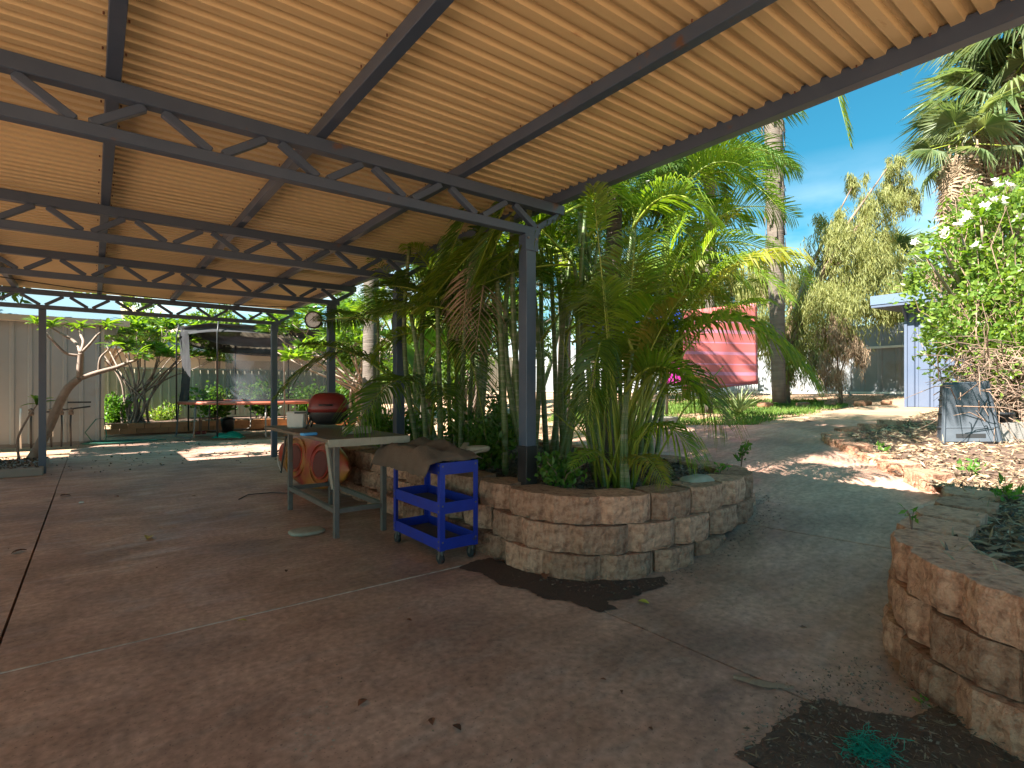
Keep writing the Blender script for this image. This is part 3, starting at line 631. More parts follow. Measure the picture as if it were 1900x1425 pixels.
for k in range(26):
    a = rng.uniform(0, 6.28); r = rng.uniform(0, .2); p = Vector((r*math.cos(a), r*math.sin(a), 0)); q = p*(1+rng.uniform(1, 3.2))+Vector((rng.uniform(-.2, .35), rng.uniform(-.2, .2), rng.uniform(.5, 1.5)))
    m.tube([p, p.lerp(q, .5)+Vector((0, 0, .12)), q], [.010, .008, .004], 5)
m.build('stalk', M['petiole'], cl1)
# clumps behind, thick green canes
c2 = (3.35, 4.0, .5); c3 = (3.0, 5.0, .5); c4 = (4.2, 4.6, .5); c5 = (3.2, 6.6, .5); c6 = (4.6, 6.2, .5)
palm_clump(c2, 'cane palm with leaning pale ringed stems just behind the front carport post', 7, .32, (1.9, 3.3), 4, 1.9, mt=('palm', 'palmdark'), lean=.14, cr=.034)
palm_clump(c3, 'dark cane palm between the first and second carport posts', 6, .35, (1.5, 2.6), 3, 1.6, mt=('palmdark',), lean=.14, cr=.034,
    extra=[((3.0, 5.0, 1.6), D(905, 830, 5.0), dict(lift=1.0, ll=.4, droop=1, mt='palmdark')), ((2.9, 5, 1.9), D(770, 500, 5.2), dict(lift=.2, ll=.5, nl=40, mt='palmdark', droop=1.0)), ((3, 4.6, 2.0), D(700, 590, 4.9), dict(lift=.25, ll=.45, nl=40, mt='palmdark'))])
palm_clump(c4, 'tall cane palm in the middle of the planter with arching fronds against the sky', 6, .4, (2.2, 3.6), 5, 2.1, mt=('palm', 'palmdark'), lean=.2, cr=.036,
    extra=[((4.3, 4.4, 2.7), D(1390, 420, 6.0), dict(lift=.9, ll=.6, nl=54, droop=.5, lw=.03)), ((4.3, 4.4, 2.5), D(1420, 640, 5.6), dict(lift=1.0, ll=.55, nl=50, droop=.9))])
xs = []
for (u, v, d) in ((690, 480, 6.2), (760, 455, 5.8), (830, 440, 5.5), (880, 470, 5.6), (720, 560, 6.0), (790, 610, 5.8), (640, 600, 6.4), (850, 560, 5.6), (920, 520, 5.2), (700, 650, 5.8), (960, 600, 5.2), (890, 640, 5.2), (800, 520, 6.4)):
    xs.append(((rng.uniform(2.9, 3.5), rng.uniform(4.6, 5.8), rng.uniform(1.4, 2.1)), D(u, v, d), dict(lift=rng.uniform(.15, .4), ll=.40, nl=40, droop=rng.uniform(.5, 1), start=.25, mt=rng.choice(['palm', 'palmdark']), sway=rng.uniform(-.4, .4))))
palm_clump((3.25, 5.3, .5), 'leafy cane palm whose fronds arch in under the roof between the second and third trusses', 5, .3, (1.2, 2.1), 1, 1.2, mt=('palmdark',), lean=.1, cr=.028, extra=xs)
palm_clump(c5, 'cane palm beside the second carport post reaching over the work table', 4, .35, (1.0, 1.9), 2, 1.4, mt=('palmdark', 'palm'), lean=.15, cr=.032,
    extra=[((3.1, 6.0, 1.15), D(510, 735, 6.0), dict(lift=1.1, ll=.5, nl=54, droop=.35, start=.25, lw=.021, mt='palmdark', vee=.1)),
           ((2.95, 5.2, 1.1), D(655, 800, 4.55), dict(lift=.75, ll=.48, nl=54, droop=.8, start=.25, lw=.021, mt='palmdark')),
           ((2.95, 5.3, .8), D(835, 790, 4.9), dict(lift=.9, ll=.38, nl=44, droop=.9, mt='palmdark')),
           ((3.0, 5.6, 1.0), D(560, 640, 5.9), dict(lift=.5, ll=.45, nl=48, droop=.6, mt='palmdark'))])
palm_clump(c6, 'cane palm at the back of the planter in full sun', 6, .45, (1.8, 3.4), 4, 2.0, mt=('palm', 'palmyellow'), lean=.2, cr=.034)
xt = []
for k in range(20):
    q = Vector((rng.uniform(3.7, 4.7), rng.uniform(3.7, 4.9), rng.uniform(1.2, 2.4))); xt.append((q, D(rng.uniform(1010, 1430), rng.uniform(300, 600), rng.uniform(4.8, 6.4)), dict(lift=rng.uniform(.3, .8), ll=.46, nl=46, start=.3, droop=rng.uniform(.5, .9), mt=rng.choice(['palm', 'palm', 'palmyellow']), sway=rng.uniform(-.5, .5))))
palm_clump((4.15, 3.7, .5), 'sunlit cane palm filling the middle of the planter up to the roof edge', 6, .4, (1.4, 2.6), 2, 1.6, mt=('palm',), lean=.15, cr=.03, extra=xt)
palm_clump((3.7, 3.35, .5), 'slender cane palm with thin green stems right beside the front carport post', 6, .22, (1.8, 2.7), 2, 1.3, mt=('palm',), lean=.1, cr=.024)
palm_clump((4.0, 7.8, .4), 'cane palm at the far corner of the planter', 5, .45, (1.4, 3.0), 4, 1.8, mt=('palm', 'palmdark'), lean=.2, cr=.034)
# hanging dead fronds in the clumps
hd = empty('dead_frond_bundle', (3.0, 4.2, 2.2), 'brown dried fronds hanging under the roof behind the first truss', 'dead frond')
for k in range(3):
    p = Vector((2.9+rng.uniform(-.2, .3), 4.2+rng.uniform(-.4, .5), 2.45)); frond(hd, p, p+Vector((rng.uniform(-.25, .25), rng.uniform(-.25, .25), -rng.uniform(.5, 1.0))), lift=.1, nl=16, ll=.3, mt='deadfrond', start=.1)
# low ferny plants, in the planter
def low_plant(base, label, n, h, w_, mt='shrub', ll=.09, lw=.05, name='shrub', group=None, cat='shrub', stems=14):
    base = Vector(base); t = empty(name, base, label, cat, group); m = MB(); P = []; A = []
    for k in range(stems):
        a = rng.uniform(0, 6.28); q = Vector((math.cos(a)*w_*rng.uniform(.2, 1), math.sin(a)*w_*rng.uniform(.2, 1), h*rng.uniform(.6, 1))); c = Vector((q.x*.3, q.y*.3, q.z*.6))
        m.tube([(0, 0, -.02), c, q], [.008*h+.003, .006*h+.002, .003], 5)
        for j in range(n//stems):
            s_ = rng.uniform(.25, 1); p = (c*2*s_*(1-s_)+q*s_*s_)+Vector([rng.gauss(0, w_*.14) for _ in range(3)]); P.append(p); A.append((rng.gauss(q.x, .5), rng.gauss(q.y, .5), rng.gauss(.35, .5)))
    m.build('stem', M['twig'], t); P = np.array(P); leafcloud('foliage', P, A, nr.uniform(ll*.6, ll*1.2, len(P)), lw, M[mt], t)
    return t
low_plant((3.1, 4.4, .5), 'leafy green groundcover behind the front carport post', 1400, .5, .5, ll=.08, lw=.04, cat='plant', name='groundcover_plant')
low_plant((2.9, 3.15, .5), 'small leafy plants at the foot of the front carport post', 500, .28, .28, ll=.06, lw=.035, cat='plant', name='groundcover_plant')
low_plant((2.95, 6.2, .5), 'dense green undergrowth behind the work table', 1200, .5, .5, ll=.10, lw=.035, cat='plant', name='groundcover_plant')
low_plant((3.6, 5.4, .5), 'dark undergrowth among the cane stems', 1000, .7, .6, ll=.1, lw=.04, cat='plant', name='groundcover_plant')
low_plant(zd(1375, 862, .55)+Vector((0, 0, 0)), 'pale green seedling on the back rim of the planter', 40, .22, .12, ll=.07, lw=.035, stems=5, name='seedling', cat='seedling')
low_plant(zd(1335, 880, .55), 'tiny bright weed in the mulch of the planter', 20, .12, .08, ll=.05, lw=.025, stems=4, name='seedling', cat='seedling')
low_plant(zd(1640, 845, .6), 'small green weed among the mulch by the edging stones', 26, .14, .1, ll=.06, lw=.03, stems=4, name='seedling', cat='seedling')
low_plant(zd(1800, 880, .55), 'sprawling green weed at the sunny edge of the mulch', 40, .1, .18, ll=.06, lw=.03, stems=6, name='seedling', cat='seedling')
low_plant(zd(1870, 925, .55), 'flat green weed in the shaded mulch', 50, .06, .2, ll=.07, lw=.03, stems=6, name='seedling', cat='seedling')
low_plant(zd(1692, 975, .59), 'single green sprig growing from the wall blocks beside the path', 12, .10, .05, ll=.05, lw=.02, stems=3, name='seedling', cat='seedling')
low_plant(zd(1712, 1312, 0), 'tiny green weed at the foot of the block wall', 10, .03, .03, ll=.03, lw=.014, stems=3, name='seedling', cat='seedling')
# mulch and leaf litter
def scatter(name, n, xf, zf, ll, lw, mt, flat=.25, label=None):
    P = []; 
    while len(P) < n:
        q = xf()
        if q is not None: P.append((q[0], q[1], zf(*q)+rng.uniform(.0, .03)))
    A = nr.normal(size=(n, 3)); A[:, 2] *= flat
    o = leafcloud(name, P, A, nr.uniform(ll*.4, ll*1.3, n), nr.uniform(lw*.5, lw*1.3, n), M[mt]); o['kind'] = 'stuff'; return o
def inpoly(poly, x, y):
    c = False; j = len(poly)-1
    for i in range(len(poly)):
        if (poly[i][1] > y) != (poly[j][1] > y) and x < (poly[j][0]-poly[i][0])*(y-poly[i][1])/(poly[j][1]-poly[i][1])+poly[i][0]: c = not c
        j = i
    return c
PB = [(2.62, 0), (2.75, .45), (3.0, .75), (3.3, .92), (3.8, 1.02), (4.7, 1.06), (5.3, 1.25), (5.9, 1.78), (6.5, 2.35), (7.2, 2.95), (7.8, 3.02), (9.2, 2.8), (13.0, 3.1), (13, -1.5), (3, -1.5)]
def fb(lo, hi):
    def f():
        x = lo+(hi-lo)*rng.random()**1.3; y = rng.uniform(-1.5, 3.2); return (x, y) if inpoly(PB, x, y) else None
    return f
scatter('mulch', 18000, fb(4.0, 13), zb, .085, .018, 'straw')
scatter('mulch', 9000, fb(2.6, 6), zb, .10, .016, 'straw')
scatter('mulch', 4000, fb(2.6, 7), zb, .06, .03, 'litter')
PP = [(2.66, 8.4), (2.64, 3.1), (2.78, 2.8), (3.0, 2.63), (3.4, 2.52), (3.9, 2.5), (4.4, 2.6), (4.75, 2.85), (4.9, 3.2), (5, 6)]
def fp():
    x = rng.uniform(2.6, 5); y = 2.5+3.5*rng.random()**1.6; return (x, y) if inpoly(PP, x, y) else None
scatter('mulch', 6500, fp, zp, .08, .02, 'litter')
def soil_rng():
    x = rng.uniform(1.8, 2.95); y = rng.uniform(.2, 1.08)
    return (x, y) if x < 2.40 or y < .76 else None
scatter('leaf_litter', 900, soil_rng, lambda x, y: .004, .035, .006, 'litter', .15)
scatter('leaf_litter', 260, soil_rng, lambda x, y: .006, .05, .005, 'straw', .15)
scatter('soil_crumbs', 900, lambda: (lambda q: q if rng.random() < .8 else None)((rng.choice([rng.gauss(2.28, .28), rng.gauss(2.6, .2)]), rng.gauss(.98, .09) if rng.random() < .6 else rng.gauss(.72, .10))), lambda x, y: zg(x, y)+.006, .014, .010, 'litter', .4)
def wfoot():
    s_ = rng.random(); p = planter[int(s_*(len(planter)*.45)+len(planter)*.28)]; x, y = p.x+rng.gauss(-.05, .06), p.y+rng.gauss(-.10, .06)
    return (x, y)
scatter('leaf_litter', 500, wfoot, lambda x, y: zg(x, y)+.003, .022, .008, 'litter', .15)
# tiny grit on the slab
def sl_(): return (rng.uniform(-.6, 4.5), rng.uniform(.8, 9))
scatter('leaf_litter', 420, lambda: (lambda q: q if (q[0] < 2.3 or q[1] < 2.2) else None)(sl_()), lambda x, y: zg(x, y)+.0025, .011, .005, 'straw', .05).location = (0, 0, 0)
def farlit():
    x = rng.uniform(-.6, 3.6); y = rng.uniform(10.5, 15.8); return (x, y)
scatter('leaf_litter', 260, farlit, lambda x, y: .003, .05, .03, 'litter', .2)
for k, (u, v, n_, sp, mt_, nm) in enumerate(((1215, 0, 0, 0, 'pale', 'x'),)): pass
drip = MB()
for k in range(60):
    c = zd(rng.choice([570, 600, 560, 1450, 900])+rng.gauss(0, 35), rng.choice([1330, 1370, 1345])+rng.gauss(0, 25), 0); r_ = rng.uniform(.002, .007); n_ = 7; b_ = rng.uniform(0, 6)
    if zg(c.x, c.y) > 0 or (c.x > 1.8 and c.y < 1.05): continue
    drip.add([(c.x+math.cos(b_+a*6.283/n_)*r_*rng.uniform(.6, 1.2), c.y+math.sin(b_+a*6.283/n_)*r_*rng.uniform(.6, 1.2), .0015) for a in range(n_)], [tuple(range(n_))])
o = drip.build('paint_drips', M['pale']); o['kind'] = 'stuff'
# lawn
LW = [(8.3, 4.6), (11, 4.7), (13.8, 5.2), (15.0, 6.6), (14.6, 9.5), (10.5, 10.5), (7.4, 8.6), (7.6, 6.2)]
def fl():
    x = rng.uniform(7.4, 15); y = rng.uniform(4.6, 10.5); return (x, y) if inpoly(LW, x, y) and noise.noise(Vector((x*.8, y*.8, 4))) > -.08+rng.uniform(-.2, .1) else None
P = []
while len(P) < 26000:
    q = fl()
    if q: P.append((q[0], q[1], zg(*q)-.05))
A = nr.normal(size=(len(P), 3))*.5; A[:, 2] = 1
lw_ = leafcloud('lawn', P, A, nr.uniform(.05, .13, len(P)), .014, M['grass']); lw_['kind'] = 'stuff'
P = []
while len(P) < 3500:
    x = rng.uniform(9, 16.8); y = rng.uniform(4.6, 8.5)
    P.append((x, y, zg(x, y)-.05))
A = nr.normal(size=(len(P), 3)); A[:, 2] = .6
leafcloud('dry_grass', P, A, nr.uniform(.04, .10, len(P)), .012, M['straw'])['kind'] = 'stuff'
# ------------------------------------------------------------------ frangipani
def frang_leaf():
    m = MB(); n = 5; vs = []
    for k in range(n+1):
        t = k/n; wd = .42*math.sin(math.pi*(t*.9+.05))**.8*(.5+.5*t)*.5 if 0 < k < n else .012
        z = .10*math.sin(t*2.4)-.12*t*t; vs += [(t, -wd*.8, z+.05*wd), (t, 0, z-.03), (t, wd*.8, z+.05*wd)]
    fs = []
    for k in range(n):
        for j in (0, 1): fs.append((k*3+j, k*3+j+1, (k+1)*3+j+1, (k+1)*3+j))
    m.add(vs, fs, 0, True); return m.mesh('leaf', M['frang'])
FL = frang_leaf()
def frangipani(base, limbs, label, leaf=.26, per=9, r0=.05, flowers=0, group='frangipani trees', cat='tree', mt='smoothbark', depth=2, blen=.5, twigs=3, maxleaf=290):
    base = Vector(base); t = empty('frangipani_tree', base, label, cat, group); m = MB(); tips = []
    def grow(p, d, l, r, dep):
        d = d.normalized(); q = p+d*l; mid = p.lerp(q, .5)+Vector((rng.gauss(0, .05), rng.gauss(0, .05), -.03))*l
        m.tube([p, mid, q], [r, r*.9, r*.78], 7)
        if dep == 0: tips.append((q, d)); return
        for k in range(twigs if rng.random() < .8 else 2):
            a = rng.uniform(0, 6.28)+k*2.1; nd = d*.75+Vector((math.cos(a)*.62, math.sin(a)*.62, .28)); grow(q, nd, l*rng.uniform(.65, .95), r*.62, dep-1)
    for pts, rad, cont in limbs:
        pts = [Vector(p)-base for p in pts]; n = len(pts); m.tube(catmull([tuple(p) for p in pts], 5), [rad[0]+(rad[1]-rad[0])*k/((n-1)*5) for k in range((n-1)*5+1)], 9)
        if cont: grow(pts[-1], pts[-1]-pts[-2], blen, rad[1]*.8, depth if cont is True else cont-1)
    m.build('trunk', M[mt], t)
    L_ = []
    for q, d in tips:
        for k in range(per):
            a = k*2.4+rng.uniform(-.3, .3); el_ = rng.uniform(-.25, .75); L_.append((q+d*rng.uniform(-.05, .02), a, el_, leaf*rng.uniform(.7, 1.15)))
    rng.shuffle(L_)
    for (q, a, e, s_) in L_[:maxleaf]:
        inst('leaf', FL, t, q, (rng.uniform(-.4, .4), -e, a), s_)
    if len(L_) > maxleaf:
        P = np.array([tuple(q) for q, a, e, s_ in L_[maxleaf:]]); A = np.array([(math.cos(a)*math.cos(e), math.sin(a)*math.cos(e), math.sin(e)) for q, a, e, s_ in L_[maxleaf:]])
        leafcloud('foliage', P, A, np.array([s_ for *_, s_ in L_[maxleaf:]]), leaf*.3, M['frang'], t)['kind'] = 'stuff'
    return t, tips
d0 = 9.3
frangipani(D(-25, 905, 8.9)+Vector((0, 0, 0)), [
    ([D(-25, 905, 9.0), D(45, 868, 9.2), D(85, 805, 9.3), D(105, 760, 9.3), D(125, 722, 9.35), D(147, 702, 9.4)], (.085, .06), False),
    ([D(147, 702, 9.4), D(149, 672, 9.4), D(150, 655, 9.4)], (.05, .045), False),
    ([D(150, 660, 9.4), D(122, 655, 9.3), D(96, 630, 9.2), D(85, 618, 9.2)], (.025, .018), 2),
    ([D(150, 655, 9.4), D(140, 635, 9.5), D(112, 618, 9.5)], (.03, .02), 2),
    ([D(150, 655, 9.4), D(155, 635, 9.5), D(150, 622, 9.6)], (.03, .02), 2),
    ([D(150, 655, 9.4), D(165, 640, 9.5), D(180, 622, 9.6)], (.025, .018), 2),
    ([D(147, 702, 9.4), D(185, 690, 9.5), D(215, 682, 9.6), D(240, 672, 9.7)], (.045, .03), 2),
    ([D(183, 690, 9.5), D(186, 665, 9.5), D(200, 650, 9.6)], (.02, .015), 1),
    ([D(36, 860, 9.2), D(33, 815, 9.1), D(52, 775, 9.1), D(62, 760, 9.1)], (.02, .012), 1)],
    'leaning frangipani with bare brown trunk growing beside the cream shed', leaf=.24, per=9, blen=.14)
bb = zd(255, 800, 0)
limbs = []
for k in range(20):
    u = 185+k*9+rng.uniform(-10, 10); limbs.append(([bb+Vector((rng.uniform(-.4, .45), rng.uniform(-.3, .3), 0)), D(240+rng.uniform(-15, 35), 750, 16.6), D((u+260)/2, 705, 16.6), D(u, 665+rng.uniform(-20, 25), 16.4+rng.uniform(-.8, .8))], (.04, .016), True))
frangipani(bb, limbs, 'many stemmed frangipani between the cream shed and the trampoline', leaf=.30, per=9, blen=.36)
b3 = zd(640, 800, 0)
b3 = Vector((5.6, 13.6, 0))
limbs = [([b3, b3+Vector((rng.uniform(-.4, .4), rng.uniform(-.4, .4), 1.1)), b3+Vector((rng.uniform(-1.7, 1.3), rng.uniform(-1.2, 1.2), rng.uniform(1.6, 2.9)))], (.05, .018), True) for k in range(16)]
frangipani(b3, limbs, 'bright frangipani spreading behind the clock and carport posts', leaf=.32, per=10, blen=.42)
b4 = Vector((7.6, 11.8, .3))
limbs = [([b4, b4+Vector((rng.uniform(-.4, .4), rng.uniform(-.4, .4), 1.3)), b4+Vector((rng.uniform(-1.7, 1.7), rng.uniform(-1.4, 1.4), rng.uniform(1.8, 3.6)))], (.05, .02), True) for k in range(16)]
frangipani(b4, limbs, 'sunlit frangipani deep behind the cane palms', leaf=.30, per=9, blen=.6)
# background leafy masses behind the palms
def tree(base, label, ht, blobs, n, ll, lw, mt, bark='bark', weep=0, group='trees around the yard', cat='tree', trunk_r=.12, name='tree', stuffed=False, limbs=10, spread_=.5):
    base = Vector(base); t = empty(name, base, label, cat, group); m = MB()
    m.tube([(0, 0, -.1), (.05, .03, ht*.25), (-.03, .05, ht*.5)], [trunk_r, trunk_r*.85, trunk_r*.6], 9)
    for (cx, cy, cz, r) in blobs: m.tube([(-.03, .05, ht*.3), (cx*.4, cy*.4, (ht*.4+cz)/2), (cx, cy, cz)], [trunk_r*.5, trunk_r*.3, .01], 6)
    P, A = [], []; tot = sum(r**2.2 for *_, r in blobs)
    for (cx, cy, cz, r) in blobs:
        k = int(n*r**2.2/tot); ncl = max(6, int(k/80)); cc = unit(nr.normal(size=(ncl, 3)))*(nr.uniform(.25, 1.0, (ncl, 1))**.5)*r*np.array([1, 1, .85])
        idx = nr.randint(0, ncl, k); p = cc[idx]+nr.normal(size=(k, 3))*r*.125
        if weep: p[:, 2] -= np.abs(nr.normal(size=k))*weep*r; a = nr.normal(size=(k, 3))*.35; a[:, 2] -= 1.0
        else: a = unit(p)*.8+nr.normal(size=(k, 3))*.7
        P.append(p+np.array([cx, cy, cz])); A.append(a)
    m.build('trunk', M[bark], t); P = np.concatenate(P); A = np.concatenate(A)
    leafcloud('crown', P, A, nr.uniform(ll*.6, ll*1.3, len(P)), lw, M[mt], t)
    return t
for i, (x, y, ht, r, lab) in enumerate(((9.5, 14.5, 4.2, 1.6, 'leafy tree behind the cane palms, nearest the back fence corner'), (12.5, 12.0, 4.4, 1.6, 'dense green tree showing between the palm stems'), (7.2, 17.5, 3.8, 1.5, 'rounded green tree over the far bed'), (14.8, 10.2, 4.2, 1.4, 'olive green tree by the grey fence behind the striped towel'), (6.4, 10.2, 3.2, 1.1, 'shrubby tree shading the back of the planter'))):
    bl = [(rng.uniform(-1, 1)*r*.8, rng.uniform(-1, 1)*r*.8, ht*rng.uniform(.42, .95), r*rng.uniform(.45, .75)) for _ in range(7)]
    tree((x, y, zg(x, y)), lab.replace(', nearest the back fence corner', ' in the fence corner'), ht, bl, 9000, .17, .06, 'hedge')
tree((-3.0, 14.9, 0), 'added unseen tree casting dappled shade on the far slab', 6.2, [(rng.uniform(-1.3, 1.9), rng.uniform(-1.2, .9), rng.uniform(4.0, 6.4), rng.uniform(.6, 1.0)) for _ in range(9)], 9000, .2, .08, 'hedge')  # added tree, crown hidden behind the carport roof, dapples the slab beyond
# weeping wattle tree on the right
wb = zd(1470, 735, 1.1) if False else Vector(D(1455, 722, 13.2)); wb.z = 1.05
def rel(u, v, d, b): return D(u, v, d)-b
bl = []
for (u, v, d, r) in ((1560, 450, 13.5, .75), (1600, 520, 13.3, .8), (1530, 560, 13, .75), (1635, 370, 14, .55), (1665, 330, 14.2, .4), (1610, 420, 14, .6), (1690, 360, 14.3, .35), (1480, 520, 14, .6), (1590, 330, 14.2, .30), (1655, 300, 14.2, .3), (1430, 600, 13.5, .6), (1500, 640, 13, .5), (1560, 620, 13, .45), (1640, 560, 13.6, .4), (1460, 660, 13.2, .5), (1400, 520, 14, .5), (1545, 405, 13.7, .4), (1630, 470, 13.5, .5)):
    p = rel(u, v, d, wb); bl.append((p.x, p.y, p.z, r*1.0))
tree(wb, 'tall weeping wattle with drooping grey green foliage by the grey fence', 3.2, bl, 46000, .16, .02, 'wattle', weep=.45, trunk_r=.14, name='wattle_tree')
db_ = D(1560, 700, 12.8); db_.z = 1.05
bl = [(rel(u, v, d, db_).x, rel(u, v, d, db_).y, rel(u, v, d, db_).z, r) for u, v, d, r in ((1545, 600, 12.7, .4), (1580, 640, 12.6, .35), (1520, 660, 12.7, .35), (1540, 690, 12.6, .3))]
tree(db_, 'dried brown shrub hanging with dead twigs under the wattle', 1.5, bl, 5000, .16, .012, 'deadfrond', weep=.6, trunk_r=.05, name='dry_shrub', cat='shrub')
for k, (u, v, d, lab) in enumerate(((1700, 510, 19, 'green palm like tree rising beyond the grey fence left of the shed'.replace(' left of the shed', ' above the shed')), (1290, 500, 19, 'pale tree beyond the fence behind the towel'), (1370, 470, 20, 'hazy grey green tree beyond the fence by the tall palm trunk'), (1230, 560, 18, 'broad green tree beyond the fence behind the blue cloth'))):
    b = D(u, 722, d); b.z = 1.0; zc = D(u, v, d).z-1
    bl = [(rng.uniform(-1, 1)*1.1, rng.uniform(-1, 1), zc*rng.uniform(.45, 1), rng.uniform(.55, .9)) for _ in range(7)]
    tree(b, lab, zc, bl, 6000, .2, .05, 'hedge' if k in (0, 3) else 'wattle', name='background_tree', group='trees beyond the fence')
b = Vector((5, 26, 0)); tree((4.0, 24.5, 0), 'leafy tree beyond the cream fence near the neighbouring roof', 4.2, [(rng.uniform(-1.5, 1.5), rng.uniform(-.8, .8), rng.uniform(2.8, 4.2), .8) for _ in range(5)], 4000, .2, .07, 'hedge', name='background_tree', group='trees beyond the fence')
tree((.2, 24.5, 0), 'leafy tree beyond the cream shed roof', 4.6, [(rng.uniform(-1.5, 1.5), rng.uniform(-.8, .8), rng.uniform(3.2, 4.8), .8) for _ in range(5)], 4000, .2, .07, 'hedge', name='background_tree', group='trees beyond the fence')
# shrubs in the back left
low_plant(zd(215, 800, 0), 'bright green shrub beside the end of the cream shed', 1800, 1.15, .7, ll=.12, lw=.07, stems=24)
low_plant(zd(300, 795, 0), 'straggly brown and green shrub under the many stemmed frangipani', 700, .8, .6, ll=.12, lw=.05, stems=24, mt='vine')
for i, (x, lab) in enumerate(((3.2, 'green bedding plant behind the trampoline nearest the shed'), (4.8, 'bushy green bedding plant behind the trampoline mat'), (6.3, 'bright leafy plant behind the trampoline beside the carport post'), (7.8, 'tall leafy plant in the far bed behind the clock'))):
    low_plant((x, 20.3, .27), lab.replace(' nearest the shed', ' toward the shed'), 1300, 1.1+.2*(i % 2), .9, ll=.16, lw=.1, stems=20, group='plants in the far bed')
# ------------------------------------------------------------------ tall palms
def tall_palm(base, top, r0, r1, label, nf=14, flen=2.6, crown=True, ang0=0, mt='palm', fr_extra=(), rough=True, boots=False):
    base, top = Vector(base), Vector(top); t = empty('tall_palm', base, label, 'palm', 'tall trunked palms'); m = MB(); n = 26; pts, rad = [], []
    for k in range(n+1):
        s_ = k/n; p = (top-base)*s_+Vector((math.sin(s_*2.2)*.08, 0, 0)); pts.append(p); rad.append((r0+(r1-r0)*s_)*(1+.05*(k % 2)+rng.uniform(-.03, .03)))
    m.tube(pts, rad, 12)
    if boots:
        for k in range(260):
            s_ = rng.uniform(.25, .98); a = rng.uniform(0, 6.28); p = (top-base)*s_+Vector((math.sin(s_*2.2)*.08, 0, 0)); r = r0+(r1-r0)*s_; q = p+Vector((math.cos(a)*r*1.1, math.sin(a)*r*1.1, 0)); e = q+Vector((math.cos(a)*.03, math.sin(a)*.03, -rng.uniform(.15, .45)))
            m.bar(q, e, rng.uniform(.015, .07), .012, up=(math.cos(a), math.sin(a), .01))
    m.build('trunk', M['greybark'], t)
    for k in range(nf):
        a = ang0+k*2.399; l = flen*rng.uniform(.8, 1.1); e = rng.uniform(-.5, .6); tp = top+Vector((math.cos(a)*l*.8, math.sin(a)*l*.8, l*e*.6))
        frond(t, top, tp, lift=l*.4, nl=52, ll=.55, lw=.035, droop=.9, mt=mt, sway=rng.uniform(-.4, .4), start=.15, rr=.02)
    for e in fr_extra: frond(t, *e[:2], **e[2])
    return t
b = D(1445, 735, 12.5); b.z = 1.0
tall_palm(b, D(1418, -330, 12.5), .14, .26, 'tall grey palm trunk rising past the roof edge in front of the wattle', nf=9, flen=2.6, boots=True, fr_extra=[(D(1470, -40, 12.3), D(1578, 270, 11.5), dict(lift=1.0, ll=.65, nl=44, lw=.04, droop=1.0)), (D(1560, 40, 12), D(1670, 135, 11.5), dict(lift=.2, ll=.4, nl=20, lw=.04))])
b = D(1315, 735, 10.2); b.z = .85
tall_palm(b, D(1312, 325, 10.2), .07, .10, 'mid height feather palm whose crown fans under the roof edge', nf=15, flen=2.0, mt='palmdark')
for (u, d, r, lab) in ((685, 11.5, .17, 'stout grey palm trunk seen between the second and third carport posts'), (790, 12.5, .14, 'slimmer grey palm trunk just past the second carport post'), (1045, 10.5, .13, 'grey palm trunk hidden among the cane palms')):
    b = D(u, 800, d); b.z = .2; tp = D(u-4, 300, d); tall_palm(b, (tp.x, tp.y, 6.8), r, r*.8, lab, nf=12, flen=2.6)
tall_palm((4.35, 4.0, .5), (4.1, 3.7, 5.0), .09, .07, 'feather palm added to the planter so its crown above the roof shades the path', nf=26, flen=2.7)  # added palm: its crown behind the roof edge keeps sun off the path
tall_palm((4.7, 2.95, .5), (4.6, 2.6, 5.4), .07, .06, 'thin feather palm at the path end of the planter reaching above the roof', nf=18, flen=2.4) if False else None
# banana like leaves
bn = empty('banana_plant', (4.6, 8.0, .3), 'broad leaved green plant standing behind the second carport post', 'plant')
def broad(p, q, wd):
    p, q = Vector(p), Vector(q); m = MB(); n = 8; vs = []; d = (q-p); s_ = d.cross(Vector((.3, -.8, .4))).normalized()
    for k in range(n+1):
        t = k/n; c = p+d*t+Vector((0, 0, .25*math.sin(math.pi*t)*d.length)); w_ = wd*math.sin(math.pi*min(.97, t*.92+.05))**.7
        vs += [c-s_*w_+Vector((0, 0, .04)), c, c+s_*w_+Vector((0, 0, .04))]
    m.add([v-Vector(bn.location) for v in vs], [(k*3+j, k*3+j+1, k*3+j+4, k*3+j+3) for k in range(n) for j in (0, 1)], 0, True); m.build('leaf', M['shrub'], bn)
broad(D(770, 680, 9), D(838, 625, 8.8), .17); broad(D(765, 680, 9), D(698, 622, 8.9), .17); broad(D(768, 690, 9), D(740, 640, 9.4), .15)
MB().tube([Vector((4.6, 8, .3))*0, D(768, 690, 9)-Vector((4.6, 8, .3))], [.05, .03], 8).build('stem', M['cane'], bn)
